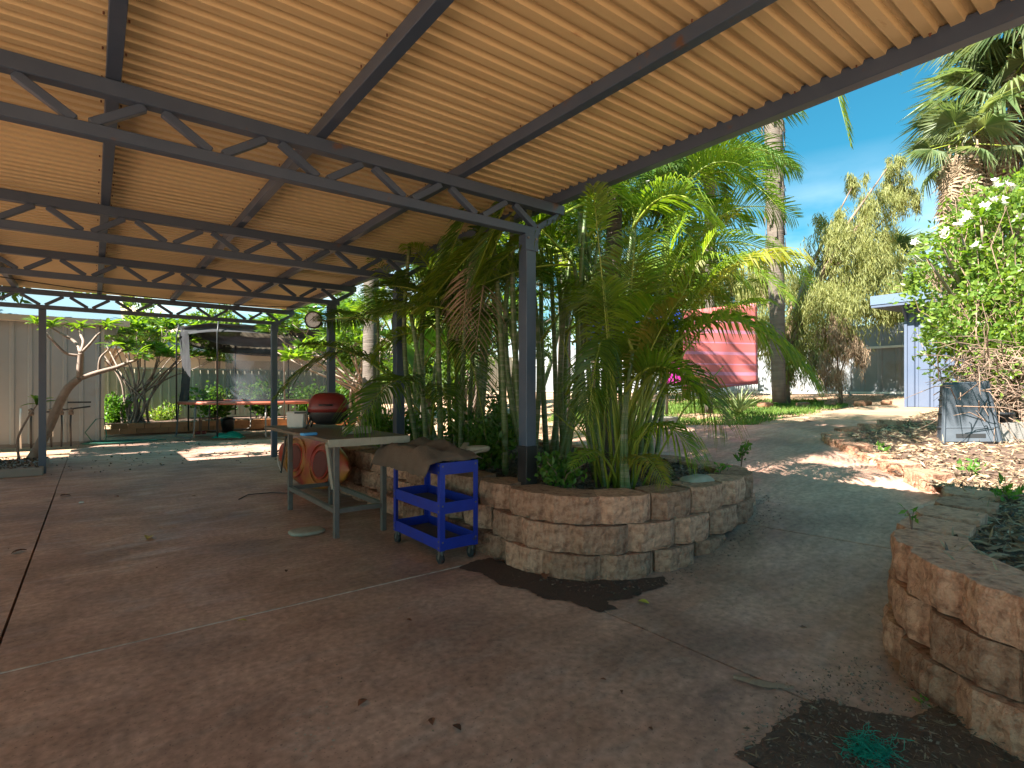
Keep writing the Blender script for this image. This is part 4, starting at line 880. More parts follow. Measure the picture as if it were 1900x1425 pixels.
# ------------------------------------------------------------------ fan palms
def fan_mesh(seed, nseg=30, dead=False):
    rr = random.Random(seed); m = MB(); R_ = 1.0
    for k in range(nseg):
        a0 = -2.3+4.6*k/nseg; a1 = -2.3+4.6*(k+1)/nseg; am = (a0+a1)/2; jl = R_*rr.uniform(.85, 1.12)*(1-.18*abs(am)/2.3); z = .04*(1 if k % 2 else -1)
        f = lambda a, r, z: (math.cos(a)*r, math.sin(a)*r, z-.16*r*r-.05*abs(a)*r)
        s_ = .5
        tip = Vector(f(am+rr.uniform(-.06, .06), jl, 0)); tip.z -= rr.uniform(.08, .5)
        vs = [(0, 0, 0), f(a0, jl*s_, .02), f(am, jl*s_, -.03), f(a1, jl*s_, .02), tuple(tip)]
        if dead: vs = [(x*(.9), y*.35, zz-abs(x)*.05) for x, y, zz in vs]
        m.add(vs, [(0, 1, 2), (0, 2, 3), (1, 4, 2), (2, 4, 3)])
    m.tube([(-.75, 0, .12), (-.3, 0, .05), (0, 0, 0)], [.022, .018, .012], 5, 1)
    return m.mesh('frond', [M['deadfrond'] if dead else M['fan'], M['deadfrond'] if dead else M['petiole']])
FM = [fan_mesh(k, 40) for k in range(4)]; FD = [fan_mesh(9, 18, True), fan_mesh(10, 14, True)]
def fan_palm(base, top, r, label, n=34, s_=1.15, skirt=60, skirtlen=1.8):
    base, top = Vector(base), Vector(top); t = empty('fan_palm', base, label, 'palm', 'fan palms'); tp = top-base
    MB().tube([(0, 0, 0), tp*.5, tp], [r, r*.9, r*.85], 12).build('trunk', M['greybark'], t)
    for k in range(n):
        a = k*2.399+rng.uniform(-.3, .3); e = R(85)-R(112)*(k/n)**.9; d = Vector((math.cos(a)*math.cos(e), math.sin(a)*math.cos(e), math.sin(e)))
        p = tp+d*s_*rng.uniform(.85, 1.1)+Vector((0, 0, .1)); q = d.to_track_quat('X', 'Z'); o = inst('frond', rng.choice(FM), t, p, None, s_*rng.uniform(.8, 1.1)); o.rotation_mode = 'QUATERNION'; o.rotation_quaternion = q@Euler((rng.uniform(-.7, .7), rng.uniform(-.1, .5), 0)).to_quaternion()
    for k in range(skirt):
        a = rng.uniform(0, 6.28); z = -rng.uniform(0, skirtlen); d = Vector((math.cos(a)*.28, math.sin(a)*.28, -1)); p = tp+Vector((math.cos(a)*(r+.18), math.sin(a)*(r+.18), z-.15)); o = inst('dead_frond', rng.choice(FD), t, p, None, rng.uniform(.5, .85)); o.rotation_mode = 'QUATERNION'; o.rotation_quaternion = d.to_track_quat('X', 'Z')@Euler((rng.uniform(-1.5, 1.5), 0, 0)).to_quaternion()
b = D(1835, 722, 14.5); b.z = 1.0
fan_palm(b, D(1850, 215, 14.5), .24, 'large fan palm with thick brown skirt of dead leaves above the vine bush', n=30, s_=1.2, skirt=110, skirtlen=2.4)
b = D(1775, 722, 15); b.z = 1.0
fan_palm(b, D(1785, 290, 13.8), .2, 'lower fan palm with narrow hanging grey skirt behind the blue shed', n=13, s_=.8, skirt=110, skirtlen=1.9)
b = D(1905, 722, 13.6); b.z = 1.0
fan_palm(b, D(1915, 60, 13.8), .22, 'highest fan palm at the edge of the view over the vine bush', n=34, s_=1.2, skirt=50)
b = D(1690, 722, 20); b.z = 1
fan_palm(b, D(1668, 505, 20), .15, 'small distant feathery palm beyond the fence next to the blue shed', n=22, s_=.9, skirt=0)
# ------------------------------------------------------------------ overgrown bush on the right
bu = D(1860, 790, 7.6); bu.z = .75
t = empty('vine_bush', bu, 'overgrown flowering bush tangled with bare twigs over the mulched bed', 'bush')
m = MB()
blobs = []
for (u, v, d, r) in ((1790, 560, 8, .75), (1850, 470, 8, .85), (1880, 560, 7.6, .9), (1760, 470, 8.3, .45), (1800, 650, 7.8, .6), (1900, 700, 7.2, .7), (1930, 450, 7.6, .9), (1840, 400, 8.3, .6), (1960, 600, 7, .9), (1890, 380, 8.2, .5), (1830, 600, 7.4, .6)):
    p = D(u, v, d)-bu; blobs.append((p, r))
P, A = [], []
for p, r in blobs:
    k = int(2600*r*r); ncl = 40; cc = unit(nr.normal(size=(ncl, 3)))*(nr.uniform(.3, 1, (ncl, 1))**.5)*r; idx = nr.randint(0, ncl, k); q = cc[idx]+nr.normal(size=(k, 3))*r*.13
    keep = nr.uniform(size=k) < np.clip((q[:, 2]+p.z-.1)/1.1, .12, 1); q = q[keep]; P.append(q+np.array(p)); A.append(unit(q)*.6+nr.normal(size=q.shape)*.6)
P = np.concatenate(P); A = np.concatenate(A)
leafcloud('foliage', P, A, nr.uniform(.06, .12, len(P)), .05, M['vine'], t, fold=.1)
for k in range(420):
    p, r = rng.choice(blobs); a = Vector((rng.gauss(0, .35), rng.gauss(0, .35), rng.uniform(-.1, .5))); e = p+Vector(unit(nr.normal(size=3)))*r*rng.uniform(.6, 1.08)
    s_ = a.lerp(e, rng.uniform(.35, .6)); mid = s_.lerp(e, .5)+Vector((rng.gauss(0, .08), rng.gauss(0, .08), rng.gauss(.05, .08))); e2 = e+Vector((rng.gauss(0, .07), rng.gauss(0, .07), rng.gauss(-.04, .1)))
    m.tube([s_, mid, e, e2], [.008, .006, .004, .002], 4, cap=False)
for k in range(24):
    p, r = rng.choice(blobs); a = Vector((rng.gauss(0, .2), rng.gauss(0, .2), 0)); m.tube([a, a.lerp(p, .5)+Vector((0, 0, .1)), p], [.025, .018, .01], 6, cap=False)
# low dry tangle spilling forward
for k in range(330):
    a = D(rng.uniform(1770, 1930), rng.uniform(640, 780), rng.uniform(5.7, 7.4))-bu; e = a+Vector((rng.gauss(-.1, .3), rng.gauss(0, .25), rng.gauss(-.03, .16))); m.tube([a, a.lerp(e, .5)+Vector((0, 0, .06)), e], [.006, .005, .002], 4, cap=False)
m.build('twigs', M['twig'], t)['kind'] = 'stuff'
fm = MB()
for k in range(5):
    a = k*1.2566; c, s_ = math.cos(a), math.sin(a); fm.add([(0, 0, 0), (c*.5-s_*.28, s_*.5+c*.28, .12), (c, s_, .16), (c*.5+s_*.28, s_*.5-c*.28, .12)], [(0, 1, 2, 3)])
FME = fm.mesh('flower', M['flower'])
for (u, v) in ((1800, 400), (1830, 385), (1870, 340), (1880, 345), (1850, 338), (1790, 408), (1755, 430), (1845, 365), (1780, 420), (1862, 372), (1812, 455), (1894, 400), (1750, 436), (1702, 450)):
    for j in range(4):
        p = D(u+rng.uniform(-8, 8), v+rng.uniform(-6, 6), 7.45+rng.uniform(-.1, .1))-bu; inst('flower', FME, t, p, (rng.uniform(.3, 1.3), rng.uniform(-.6, .6), rng.uniform(0, 6)), .05)
# larger leaved frangipani top of that bush
fb_ = D(1850, 700, 8.0); fb_.z = .8
limbs = []
for (u, v) in ((1745, 445), (1780, 425), (1815, 400), (1850, 375), (1890, 360), (1720, 470), (1870, 420), (1800, 460)):
    limbs.append(([fb_, D((u+1850)/2, (v+700)/2, 8.0), D(u+6, v+18, 7.7)], (.05, .014), 1))
frangipani(fb_, limbs, 'white flowering frangipani crowning the tangled bush beside the blue shed', leaf=.22, per=9, blen=.12)
# agave
ag = D(1372, 752, 10.2); ag.z = zg(ag.x, ag.y)-.03
t = empty('agave', ag, 'spiky pale green agave below the striped towel', 'plant')
lm = MB(); vs = []
for k in range(6):
    s_ = k/5; wv = .045*(1-s_)**.7+.002; vs += [(s_, -wv, s_*.15-.22*s_*s_+.015), (s_, 0, s_*.15-.22*s_*s_), (s_, wv, s_*.15-.22*s_*s_+.015)]
lm.add(vs, [(k*3+j, k*3+j+1, k*3+j+4, k*3+j+3) for k in range(5) for j in (0, 1)], 0, True); LM = lm.mesh('leaf', leafmat('agave_leaf', (.14, .20, .08), (.28, .32, .14), .15, .5, .4, (1.5, 1.5, 1)))
for k in range(55):
    inst('leaf', LM, t, (0, 0, .06), (rng.uniform(-.3, .3), -rng.uniform(.15, 1.3), k*2.399), rng.uniform(.42, .6))
# ------------------------------------------------------------------ clothesline and towels
cx, cy = D(1237, 760, 11.0).x, D(1237, 760, 11.0).y; cz = zg(cx, cy)-.05
t = empty('clothesline', (cx, cy, cz), 'rotary clothesline with grey post standing on the lawn', 'clothesline')
MB().tube([(0, 0, 0), (0, 0, 2.15)], .03, 10).build('post', M['galv'], t)
m = MB()
for k in range(4):
    a = k*math.pi/2+.35; m2 = MB().tube([(0, 0, 1.75), (math.cos(a)*1.9, math.sin(a)*1.9, 2.15)], .015, 6); m2.build('arm', M['galv'], t)
for rr in (.8, 1.3, 1.85):
    z = 1.75+.4*rr/1.9; m = MB()
    for k in range(4):
        a, b = k*math.pi/2+.35, (k+1)*math.pi/2+.35; m.tube([(math.cos(a)*rr, math.sin(a)*rr, z), (math.cos(b)*rr, math.sin(b)*rr, z)], .004, 4)
    m.build('line', M['white'], t)
def cloth(name, tl, tr_, drop, mt, label, cat, wave=.02, nx_=24, nz_=16, fringe=False, skew=0, bl_=None, group=None):
    tl, tr_ = Vector(tl), Vector(tr_); o = tl; x = tr_-tl; nrm = Vector((-x.y, x.x, 0)).normalized()
    V, Fc = [], []
    for j in range(nz_+1):
        for i in range(nx_+1):
            s_, q = i/nx_, j/nz_; z = -drop*(q)*(1+skew*(1-s_)); p = x*s_+Vector((0, 0, z))+nrm*(math.sin(s_*9+q*1.5)*wave*(.3+q)+math.sin(s_*21)*wave*.25*q); V.append(p)
    for j in range(nz_):
        for i in range(nx_): k = j*(nx_+1)+i; Fc.append((k, k+1, k+nx_+2, k+nx_+1))
    ob = npmesh(name, np.array([tuple(v) for v in V]), np.array(Fc), M[mt], smooth=True); ob.location = o
    sm = ob.modifiers.new('s', 'SOLIDIFY'); sm.thickness = .006
    tag(ob, label, cat, group)
    if fringe:
        for i in range(nx_*2):
            s_ = (i+.5)/(nx_*2); a = V[nz_*(nx_+1)+int(s_*nx_)].lerp(V[nz_*(nx_+1)+min(nx_, int(s_*nx_)+1)], s_*nx_ % 1)
            MB().tube([a, a+Vector((rng.gauss(0, .008), 0, -.13))], .006, 4).build('tassel', M['white'], ob)
    return ob
cloth('towel', D(1268, 577, 8.9), D(1405, 562, 9.3), 1.38, 'coral', 'coral beach towel with pale stripes and tassels hung on the clothesline', 'towel', fringe=True, skew=-.04)
cloth('cloth', D(1232, 672, 9.6), D(1385, 670, 9.9), .40, 'pink', 'bright magenta cloth hanging behind the coral towel', 'cloth')
cloth('cloth', D(1075, 588, 9.5), D(1130, 585, 10), .45, 'clothblue', 'blue cloth hanging nearer the planter behind the palm stems', 'cloth')
cloth('cloth', D(1150, 580, 10), D(1265, 575, 10.4), .42, 'clothblue', 'wide blue cloth hanging beside the coral towel', 'cloth')
pv = MB().box((0, 0, 0), (.9, .7, .12)).build('concrete_paver', M['pale'], None, (D(1200, 778, 9).x, D(1200, 778, 9).y, .78), bevel=.01); tag(pv, 'pale concrete slab lying at the lawn edge near the clothesline post', 'paver'); pv.rotation_euler.z = .2
# rocks along the far garden edge
for k, (u, v, s_, lab) in enumerate(((1540, 752, .22, 'small pale rock at the edge of the lawn'), (1600, 745, .3, 'flat tan rock before the grey fence'), (1490, 745, .25, 'brown rock beneath the wattle'), (1420, 738, .28, 'reddish rock beside the agave'), (1645, 742, .2, 'round rock near the shed corner'))):
    p = D(u, v, 12.3); o = inst('rock', rock_mesh(k+20, s_*1.4, s_, s_*.6, M['stone'], 'rock', 2), None, (p.x, p.y, zg(p.x, p.y)+.02)); tag(o, lab, 'rock', 'garden rocks')
o = inst('rock', rock_mesh(31, .24, .16, .12, M['stone'], 'rock', 2), None, zd(1715, 815, .68)+Vector((0, 0, .03))); tag(o, 'orange brown rock in the mulch beside the grey plastic bin', 'rock', 'garden rocks')
o = inst('rock', rock_mesh(33, .3, .2, .1, M['pale'], 'rock', 3, flat=True), None, zd(1292, 893, .55)+Vector((0, 0, .0))); tag(o, 'smooth pale stone resting inside the front planter rim', 'rock', 'garden rocks')
o = inst('flat_stone', rock_mesh(35, .30, .22, .045, M['pale'], 'flat_stone', 3, amt=.12, flat=True), None, zd(568, 990, 0)+Vector((0, 0, .02))); tag(o, 'flat oval pale stone lying on the slab beside a table leg', 'stone')
# ------------------------------------------------------------------ grey plastic bin and cinder block
bp = D(1795, 826, 6.1); bp.z = zb(bp.x, bp.y)-.02
t = empty('plastic_bin', bp, 'weathered grey plastic compost bin tilted on the mulch under the bush', 'bin'); t.rotation_euler = (R(-3), R(-3), R(-68)); t.scale = (.84, .84, .9)
m = MB()
def taper(m, w0, d0, w1, d1, h, mi=0, zz=0, shift=0):
    m.add([(-w0/2, -d0/2, zz), (w0/2, -d0/2, zz), (w0/2, d0/2, zz), (-w0/2, d0/2, zz), (-w1/2+shift, -d1/2, zz+h), (w1/2+shift, -d1/2, zz+h), (w1/2+shift, d1/2, zz+h), (-w1/2+shift, d1/2, zz+h)], [(0, 1, 5, 4), (1, 2, 6, 5), (2, 3, 7, 6), (3, 0, 4, 7), (4, 5, 6, 7), (3, 2, 1, 0)], mi)
taper(m, .60, .5, .44, .38, .76); m.build('body', M['greyplastic'], t, bevel=.03)
m = MB()
for k in range(9): m.box((-.02+.012*k-.05, -.29+.011*0, .16), (.004, .01, .03))
m = MB(); m.box((.0, -.242, .10), (.30, .012, .05)); m.build('slot', M['black'], t)
for zz in (.2, .38, .56):
    m = MB(); w_ = .60-.16*zz/.76+.02; m.box((0, 0, zz), (w_, w_-.10, .03)); m.build('rib', M['greyplastic'], t, bevel=.008)
m = MB()
for sx in (-1, 1): m.bar((sx*.29, -.245, 0), (sx*.215, -.185, .76), .05, .03)
m.build('corner_rib', M['greyplastic'], t, bevel=.008)
cbp = D(1872, 828, 6.0); cbp.z = zb(cbp.x, cbp.y)+.0
t = empty('cinder_block', cbp, 'grey hollow concrete block standing on the mulch beside the bin', 'block'); t.rotation_euler.z = -YAW
m = MB(); m.box((0, 0, .02), (.39, .19, .035)); m.box((0, 0, .37), (.39, .19, .035))
m = MB(); 
for x in (-.18, 0, .18): m.box((x, 0, .10), (.035, .19, .20))
for y in (-.085, .085): m.box((0, y, .10), (.325, .02, .199))
m.build('body', M['cinder'], t); m = MB(); m.box((-.09, 0, .2), (.02, .15, .01)); 
# black pot behind
m = MB().lathe([(0, 0), (.11, 0), (.14, .28), (.15, .28), (.15, .31), (.13, .31), (.12, .05), (0, .05)], n=18); o = m.build('plant_pot', M['black'], None, D(1850, 822, 6.15)); o.location.z = zb(o.location.x, o.location.y)-.01; tag(o, 'black plastic plant pot between the bin and the concrete block', 'pot')
# ------------------------------------------------------------------ work table
t = empty('work_table', (1.85, 5.3, 0), 'worn workbench with square steel legs beside the block planter', 'table'); o_ = Vector((1.85, 5.3, 0))
X0, X1_, Y0, Y1 = 1.68, 2.12, 4.70, 6.10
MB().box((1.82, 5.3, .885), (.70, 2.05, .03)).build('table_top', M['table'], t, -o_, bevel=.004)
MB().box((1.81, 4.262, .872), (.70, .024, .06)).build('edge_strip', M['pale'], t, -o_)
for x in (X0, X1_):
    for y in (Y0, Y1): MB().box((x, y, .434), (.045, .045, .866)).build('leg', M['galv'], t, -o_, bevel=.003)
for a, b in (((X0, Y0), (X0, Y1)), ((X1_, Y0), (X1_, Y1)), ((X0, Y0), (X1_, Y0)), ((X0, Y1), (X1_, Y1))):
    d = (Vector(b)-Vector(a)).normalized()*.0235; MB().bar((a[0]+d.x, a[1]+d.y, .235), (b[0]-d.x, b[1]-d.y, .235), .04, .04).build('stretcher', M['galv'], t, -o_)
    MB().bar((a[0]+d.x, a[1]+d.y, .845), (b[0]-d.x, b[1]-d.y, .845), .04, .04).build('apron', M['galv'], t, -o_)
pb = MB().bar(D(607, 822, 4.28), D(618, 905, 4.45), .05, .02, up=(.6, -.6, .3)).build('hinged_strut', M['pale'], t, -o_)
# barbecue
t = empty('barbecue', (1.93, 5.62, .90), 'portable barbecue with red domed lid standing on the workbench', 'barbecue'); t.rotation_euler.z = -.5
m = MB().lathe([(0, .20), (.10, .195), (.15, .175), (.19, .12), (.205, .045), (.205, 0), (.195, 0)], (0, 0, .165), 28, sx=1.0, sy=.78); lid = m.build('lid', M['red'], t)
MB().tube([(-.06, -.15, .24), (-.06, -.185, .24), (.06, -.185, .24), (.06, -.15, .24)], .009, 6).build('handle', M['black'], lid)
m = MB().lathe([(.20, .165), (.19, .09), (.12, .04), (0, .03)], n=28, sx=1, sy=.78).build('bowl', M['black'], t)
MB().tube([(-.20, -.12, 0), (-.16, -.1, .1), (-.16, .1, .1), (-.20, .12, 0)], .010, 6).build('stand', M['black'], t)
MB().tube([(.20, -.12, 0), (.16, -.1, .1), (.16, .1, .1), (.20, .12, 0)], .010, 6).build('stand', M['black'], t)
MB().box((-.25, 0, .16), (.13, .2, .015)).build('side_shelf', M['black'], t)
MB().lathe([(0, 0), (.035, 0), (.04, .1), (0, .1)], (.24, 0, .05), 12).build('regulator', M['galv'], t)
p = zd(551, 794, .90); m = MB(); taper(m, .16, .13, .18, .15, .17); o = m.build('tub', M['white'], None, (p.x, p.y, .902), bevel=.012); tag(o, 'white plastic tub on the workbench beside the barbecue', 'tub'); o.rotation_euler.z = -.5
p = zd(573, 807, .905); o = MB().box((0, 0, .012), (.13, .07, .024)).build('sponge', mat('light_blue_foam', (.1, .4, .8), .7), None, (p.x, p.y, .901), bevel=.006); tag(o, 'light blue sponge on the front edge of the workbench', 'sponge'); o.rotation_euler.z = .3
p = zd(690, 803, .905); m = MB(); m.box((0, 0, .03), (.22, .15, .06)); o = m.build('storage_box', M['pale'], None, (p.x-.1, p.y+.1, .901), bevel=.006); tag(o, 'low pale box on the workbench half hidden by palm leaflets', 'box')
# ------------------------------------------------------------------ blue trolley
t = empty('tool_trolley', (2.05, 3.52, 0), 'three tier blue steel tool trolley against the block wall', 'trolley'); o_ = Vector((2.05, 3.52, 0))
x0, x1, y0, y1 = 2.02, 2.35, 3.49, 4.27
for x in (x0, x1):
    for y in (y0, y1):
        sx = 1 if x == x0 else -1; sy = 1 if y == y0 else -1
        m = MB(); m.box((x+sx*.019, y, .43), (.042, .004, .65)); m.box((x, y+sy*.019, .43), (.004, .038, .65)); m.build('corner_post', M['blue'], t, -o_)
        cz_ = MB().tube([(x+sx*.03, y+sy*.03, .10), (x+sx*.03, y+sy*.03, .055)], .012, 8).build('caster', M['galv'], t, -o_)
        MB().tube([(x+sx*.03-.014, y+sy*.03+.02, .04), (x+sx*.03+.014, y+sy*.03+.02, .04)], .04, 16).build('wheel', M['rubber'], cz_)
        mm = MB(); mm.bar((x+sx*.03-.019, y+sy*.03, .10), (x+sx*.03-.019, y+sy*.03+.02, .035), .025, .003, up=(1, 0, 0)); mm.bar((x+sx*.03+.019, y+sy*.03, .10), (x+sx*.03+.019, y+sy*.03+.02, .035), .025, .003, up=(1, 0, 0)); mm.build('fork', M['galv'], cz_)
for z, h in ((.665, .09), (.375, .085), (.108, .085)):
    m = MB(); e = .004
    for x in (x0+e, x1-e): m.box((x, (y0+y1)/2, z+h/2), (.004, y1-y0-.012, h))
    for y in (y0+e, y1-e): m.box(((x0+x1)/2, y, z+h/2), (x1-x0-.014, .004, h))
    tr = m.build('tray', M['blue'], t, -o_)
    MB().box(((x0+x1)/2, (y0+y1)/2, z+.012), (x1-x0-.02, y1-y0-.02, .006)).build('tray_floor', M['dust'], tr)
    for x in (x0-.003, x1+.003):
        for y in (y0+.02, y1-.02):
            for zz in (z+.02, z+h-.02): MB().box((x, y, zz), (.005, .012, .012)).build('bolt', M['galv'], tr)
    for x in (x0+.02, x1-.02): MB().box((x, y0-.003, z+h-.025), (.012, .005, .012)).build('bolt', M['galv'], tr)
# canvas on the trolley
def heap(name, c, dx, dy, dz, mt, label, cat, seed, rz=0, n=26, fn=None):
    V, Fc = [], []
    for j in range(n+1):
        for i in range(n+1):
            u, v = i/n*2-1, j/n*2-1; z = (1-abs(u)**4)*(1-abs(v)**4)*dz*(1+.6*noise.noise(Vector((u*1.7+seed, v*2.6, 0))))+dz*.25*abs(noise.noise(Vector((u*4, v*7+seed, 1))))
            if fn: z += fn(u, v)
            V.append((u*dx/2*(1+.12*noise.noise(Vector((u*2, v*2, seed+3)))), v*dy/2*(1+.1*noise.noise(Vector((v*2, u*2, seed)))), z))
    for j in range(n):
        for i in range(n): k = j*(n+1)+i; Fc.append((k, k+1, k+n+2, k+n+1))
    o = npmesh(name, np.array(V), np.array(Fc), M[mt], smooth=True); o.location = c; o.rotation_euler.z = rz; s_ = o.modifiers.new('s', 'SOLIDIFY'); s_.thickness = .008; tag(o, label, cat); return o
heap('tarpaulin', (2.17, 4.02, .757), .52, .98, .10, 'canvas', 'folded brown canvas draped over the top of the blue trolley', 'tarpaulin', 2, fn=lambda u, v: -.10*sstep(.8, 1, -u)-.05*sstep(.9, 1, v))
m = MB(); m.tube([(0, -.25, .03), (0, 0, .05), (0, .25, .02)], [.012, .014, .012], 6)
for k in range(3):
    o = inst('wood_slat', MB().box((0, 0, 0), (.40, .045, .016)).mesh('wood_slat', M['pale']), None, (2.36+.02*k, 3.66+.06*k, .775+.018*k), (0, -.12, .35+.25*k)); tag(o, ['lowest pale wooden slat on the trolley top', 'middle pale wooden slat across the trolley top', 'topmost pale wooden slat leaning on the canvas'][k], 'slat', 'pale slats on the trolley')
o = inst('driftwood', rock_mesh(41, .26, .14, .06, M['pale'], 'driftwood', 3, flat=True), None, (2.52, 3.78, .80)); tag(o, 'smooth whitish driftwood piece overhanging the trolley corner', 'driftwood')
# ------------------------------------------------------------------ kayak, standing on its side
ky = empty('kayak', (2.12, 7.0, .05), 'red and yellow kayak standing on edge against the block wall behind the workbench', 'kayak')
N_ = 26; K = 14; V, Fc, mi = [], [], []
for i in range(N_+1):
    s_ = i/N_; wv = max(.001, math.sin(math.pi*s_)**.55); half = .34*wv; dep = .15*wv**.8
    for k in range(K):
        a = 2*math.pi*k/K; cy_, cz_ = math.cos(a)*half, math.sin(a)*dep
        V.append((cz_*(1.0 if cz_ > 0 else .6), (s_-.5)*2.35, .36+cy_+.10*(abs(s_-.5)*2)**3*0))
for i in range(N_):
    for k in range(K): Fc.append((i*K+k, i*K+(k+1) % K, (i+1)*K+(k+1) % K, (i+1)*K+k))
o = npmesh('hull', np.array(V), np.array(Fc), M['kyel'], ky, smooth=True)
# deck recesses and trim face -X (towards the slab)
def ring(cyy, czz, ry, rz_, r, x=-.10, n=24): return [(x+.03*abs((cyy+ry*math.cos(a))/1.2)**2, cyy+ry*math.cos(a), czz+rz_*math.sin(a)) for a in np.linspace(0, 2*math.pi, n)]
for cyy, ry, rz_ in ((-.55, .32, .24), (.30, .36, .25)):
    MB().tube(ring(cyy, .36, ry, rz_, 0, -.085), .011, 7, cap=False).build('cockpit_rim', M['kyel'], ky)
    MB().tube(ring(cyy, .36, ry*.7, rz_*.7, 0, -.09), .010, 7, cap=False).build('cockpit_rim', M['kred'], ky)
    m = MB(); pts = ring(cyy, .36, ry*.62, rz_*.62, 0, -.098); m.add([(-.098, cyy, .36)]+pts, [(0, k+1, k+2) for k in range(len(pts)-1)]); m.build('seat_well', mat('dark_red_well', (.12, .015, .012), .5), ky)
m = MB(); pts = ring(.92, .37, .16, .12, 0, -.07); m.add([(-.09, .92, .37)]+pts, [(0, k+1, k+2) for k in range(len(pts)-1)]); m.build('deck_panel', M['kred'], ky)
MB().box((-.095, .72, .36), (.01, .05, .5)).build('strap', M['black'], ky); MB().tube([(-.08, 1.0, .30), (-.11, .8, .2), (-.09, .7, .12)], .008, 6).build('bungee', M['white'], ky)
MB().tube([(-.02, 1.15, .34), (-.05, 1.2, .33), (-.02, 1.16, .38)], .012, 6).build('carry_handle', M['black'], ky)
ky.rotation_euler = (0, R(8), R(3))
rp = MB().tube([(1.35, 7.0, .01), (1.5, 7.25, .01), (1.75, 7.2, .012), (1.95, 7.0, .012), (2.05, 6.9, .02)], .006, 5).build('rope', M['black']); tag(rp, 'thin dark rope curling on the slab beside the kayak', 'rope')
# ------------------------------------------------------------------ trampoline
tx, ty = 3.75, 16.9; RR = 1.95
t = empty('trampoline', (tx, ty, 0), 'round trampoline with torn black safety net at the end of the slab', 'trampoline')
MB().lathe([(0, .93), (RR-.28, .95)], n=40).build('jumping_mat', M['mat'], t)
MB().lathe([(RR-.28, .96), (RR-.26, .985), (RR+.02, .98), (RR+.05, .93), (RR+.02, .90)], n=40).build('safety_pad', [M['orange']], t)
for k in range(4):
    a0 = k*math.pi/2+.2; p = [(math.cos(a)*RR*f, math.sin(a)*RR*f, z) for a, f, z in ((a0-.32, .99, .9), (a0-.32, 1.02, .08), (a0-.26, 1.03, .03), (a0+.26, 1.03, .03), (a0+.32, 1.02, .08), (a0+.32, .99, .9))]
    MB().tube(p, .022, 7).build('leg', M['galv'], t)
tops = []
for k in range(8):
    a = k*math.pi/4+.1; f = 1.04; b = MB().tube([(math.cos(a)*RR*f, math.sin(a)*RR*f, .1 if k % 2 else .5), (math.cos(a)*RR*f, math.sin(a)*RR*f, 2.7), (math.cos(a)*RR*(f-.03), math.sin(a)*RR*(f-.03), 3.0)], .02, 7); b.build('net_pole', M['galv'] if k == 6 else M['black'], t); tops.append((a, RR))
def netsheet(a0, a1, zt, zbf, mt, name, n=30, mm=10):
    V, Fc = [], []
    for j in range(mm+1):
        for i in range(n+1):
            s_ = i/n; a = a0+(a1-a0)*s_; q = j/mm; zt_, zb2 = zt(s_), zbf(s_); r = RR*(1.0-.04*math.sin(q*3))+.05*noise.noise(Vector((s_*9, q*5, 0))); V.append((math.cos(a)*r, math.sin(a)*r, zt_+(zb2-zt_)*q))
    for j in range(mm):
        for i in range(n): k = j*(n+1)+i; Fc.append((k, k+1, k+n+2, k+n+1))
    npmesh(name, np.array(V), np.array(Fc), M[mt], t, smooth=True)
netsheet(0, 2*math.pi, lambda s_: 2.98-.06*abs(math.sin(s_*8*math.pi)), lambda s_: 2.55-.2*math.sin(s_*math.pi*2+.6), 'net', 'shade_band', 64, 8)
netsheet(3.15, 3.5, lambda s_: 2.8, lambda s_: .98, 'net', 'torn_net', 12, 14)
netsheet(4.1, 8.6, lambda s_: 2.2, lambda s_: 1.0, 'netlight', 'side_net', 40, 8)
# sagging shade cloth over the frame
V, Fc = [], []; n = 20
for j in range(n+1):
    for i in range(n+1):
        u, v = i/n*2-1, j/n*2-1; V.append((u*RR*.98*math.sqrt(max(0, 1-v*v/2)), v*RR*.98*math.sqrt(max(0, 1-u*u/2)), 2.95-.42*(1-max(abs(u), abs(v))**2)+.04*noise.noise(Vector((u*4, v*4, 2)))))
for j in range(n):
    for i in range(n): k = j*(n+1)+i; Fc.append((k, k+1, k+n+2, k+n+1))
npmesh('shade_cloth', np.array(V), np.array(Fc), M['net'], t, smooth=True)
# things under the trampoline
p = zd(388, 805, 0); s_ = empty('stool', (p.x, p.y, 0), 'small dark wooden stool under the trampoline', 'stool')
MB().box((0, 0, .46), (.5, .36, .03)).build('seat', M['bark'], s_)
for x in (-.22, .22):
    for y in (-.15, .15): MB().box((x, y, .22), (.035, .035, .44)).build('leg', M['bark'], s_)
p = zd(425, 803, 0); o = MB().lathe([(0, 0), (.15, 0), (.2, .35), (.19, .42), (.1, .46), (0, .47)], n=16).build('bucket', M['black'], None, (p.x, p.y+.2, 0)); tag(o, 'upturned black bucket beside the trampoline pole', 'bucket')
p = zd(370, 806, 0); m = MB(); taper(m, .34, .2, .28, .16, .1); o = m.build('toy_boat', M['red'], None, (p.x, p.y, 0), bevel=.02); tag(o, 'small red plastic toy on the slab under the trampoline', 'toy')
heap('green_cover', (zd(425, 812, 0).x, zd(425, 812, 0).y, .0), .75, .35, .12, 'teal', 'crumpled teal sheet on the slab at the trampoline foot', 'sheet', 5, rz=-.6)
# teal netting lump in the soil patch
p = zd(1610, 1402, 0); V = []
m = MB()
for k in range(240):
    a = Vector((rng.gauss(0, .04), rng.gauss(0, .03), abs(rng.gauss(.015, .015)))); pts = [a]
    for j in range(4): a = a+Vector((rng.gauss(0, .014), rng.gauss(0, .014), rng.gauss(0, .008))); a.z = max(.002, a.z); pts.append(a)
    m.tube(pts, .0011, 4, cap=False)
o = m.build('netting', M['teal'], None, (p.x, p.y, .004)); o['kind'] = 'stuff'; tag(o, 'tangled scrap of teal netting on the dark soil patch', 'netting')
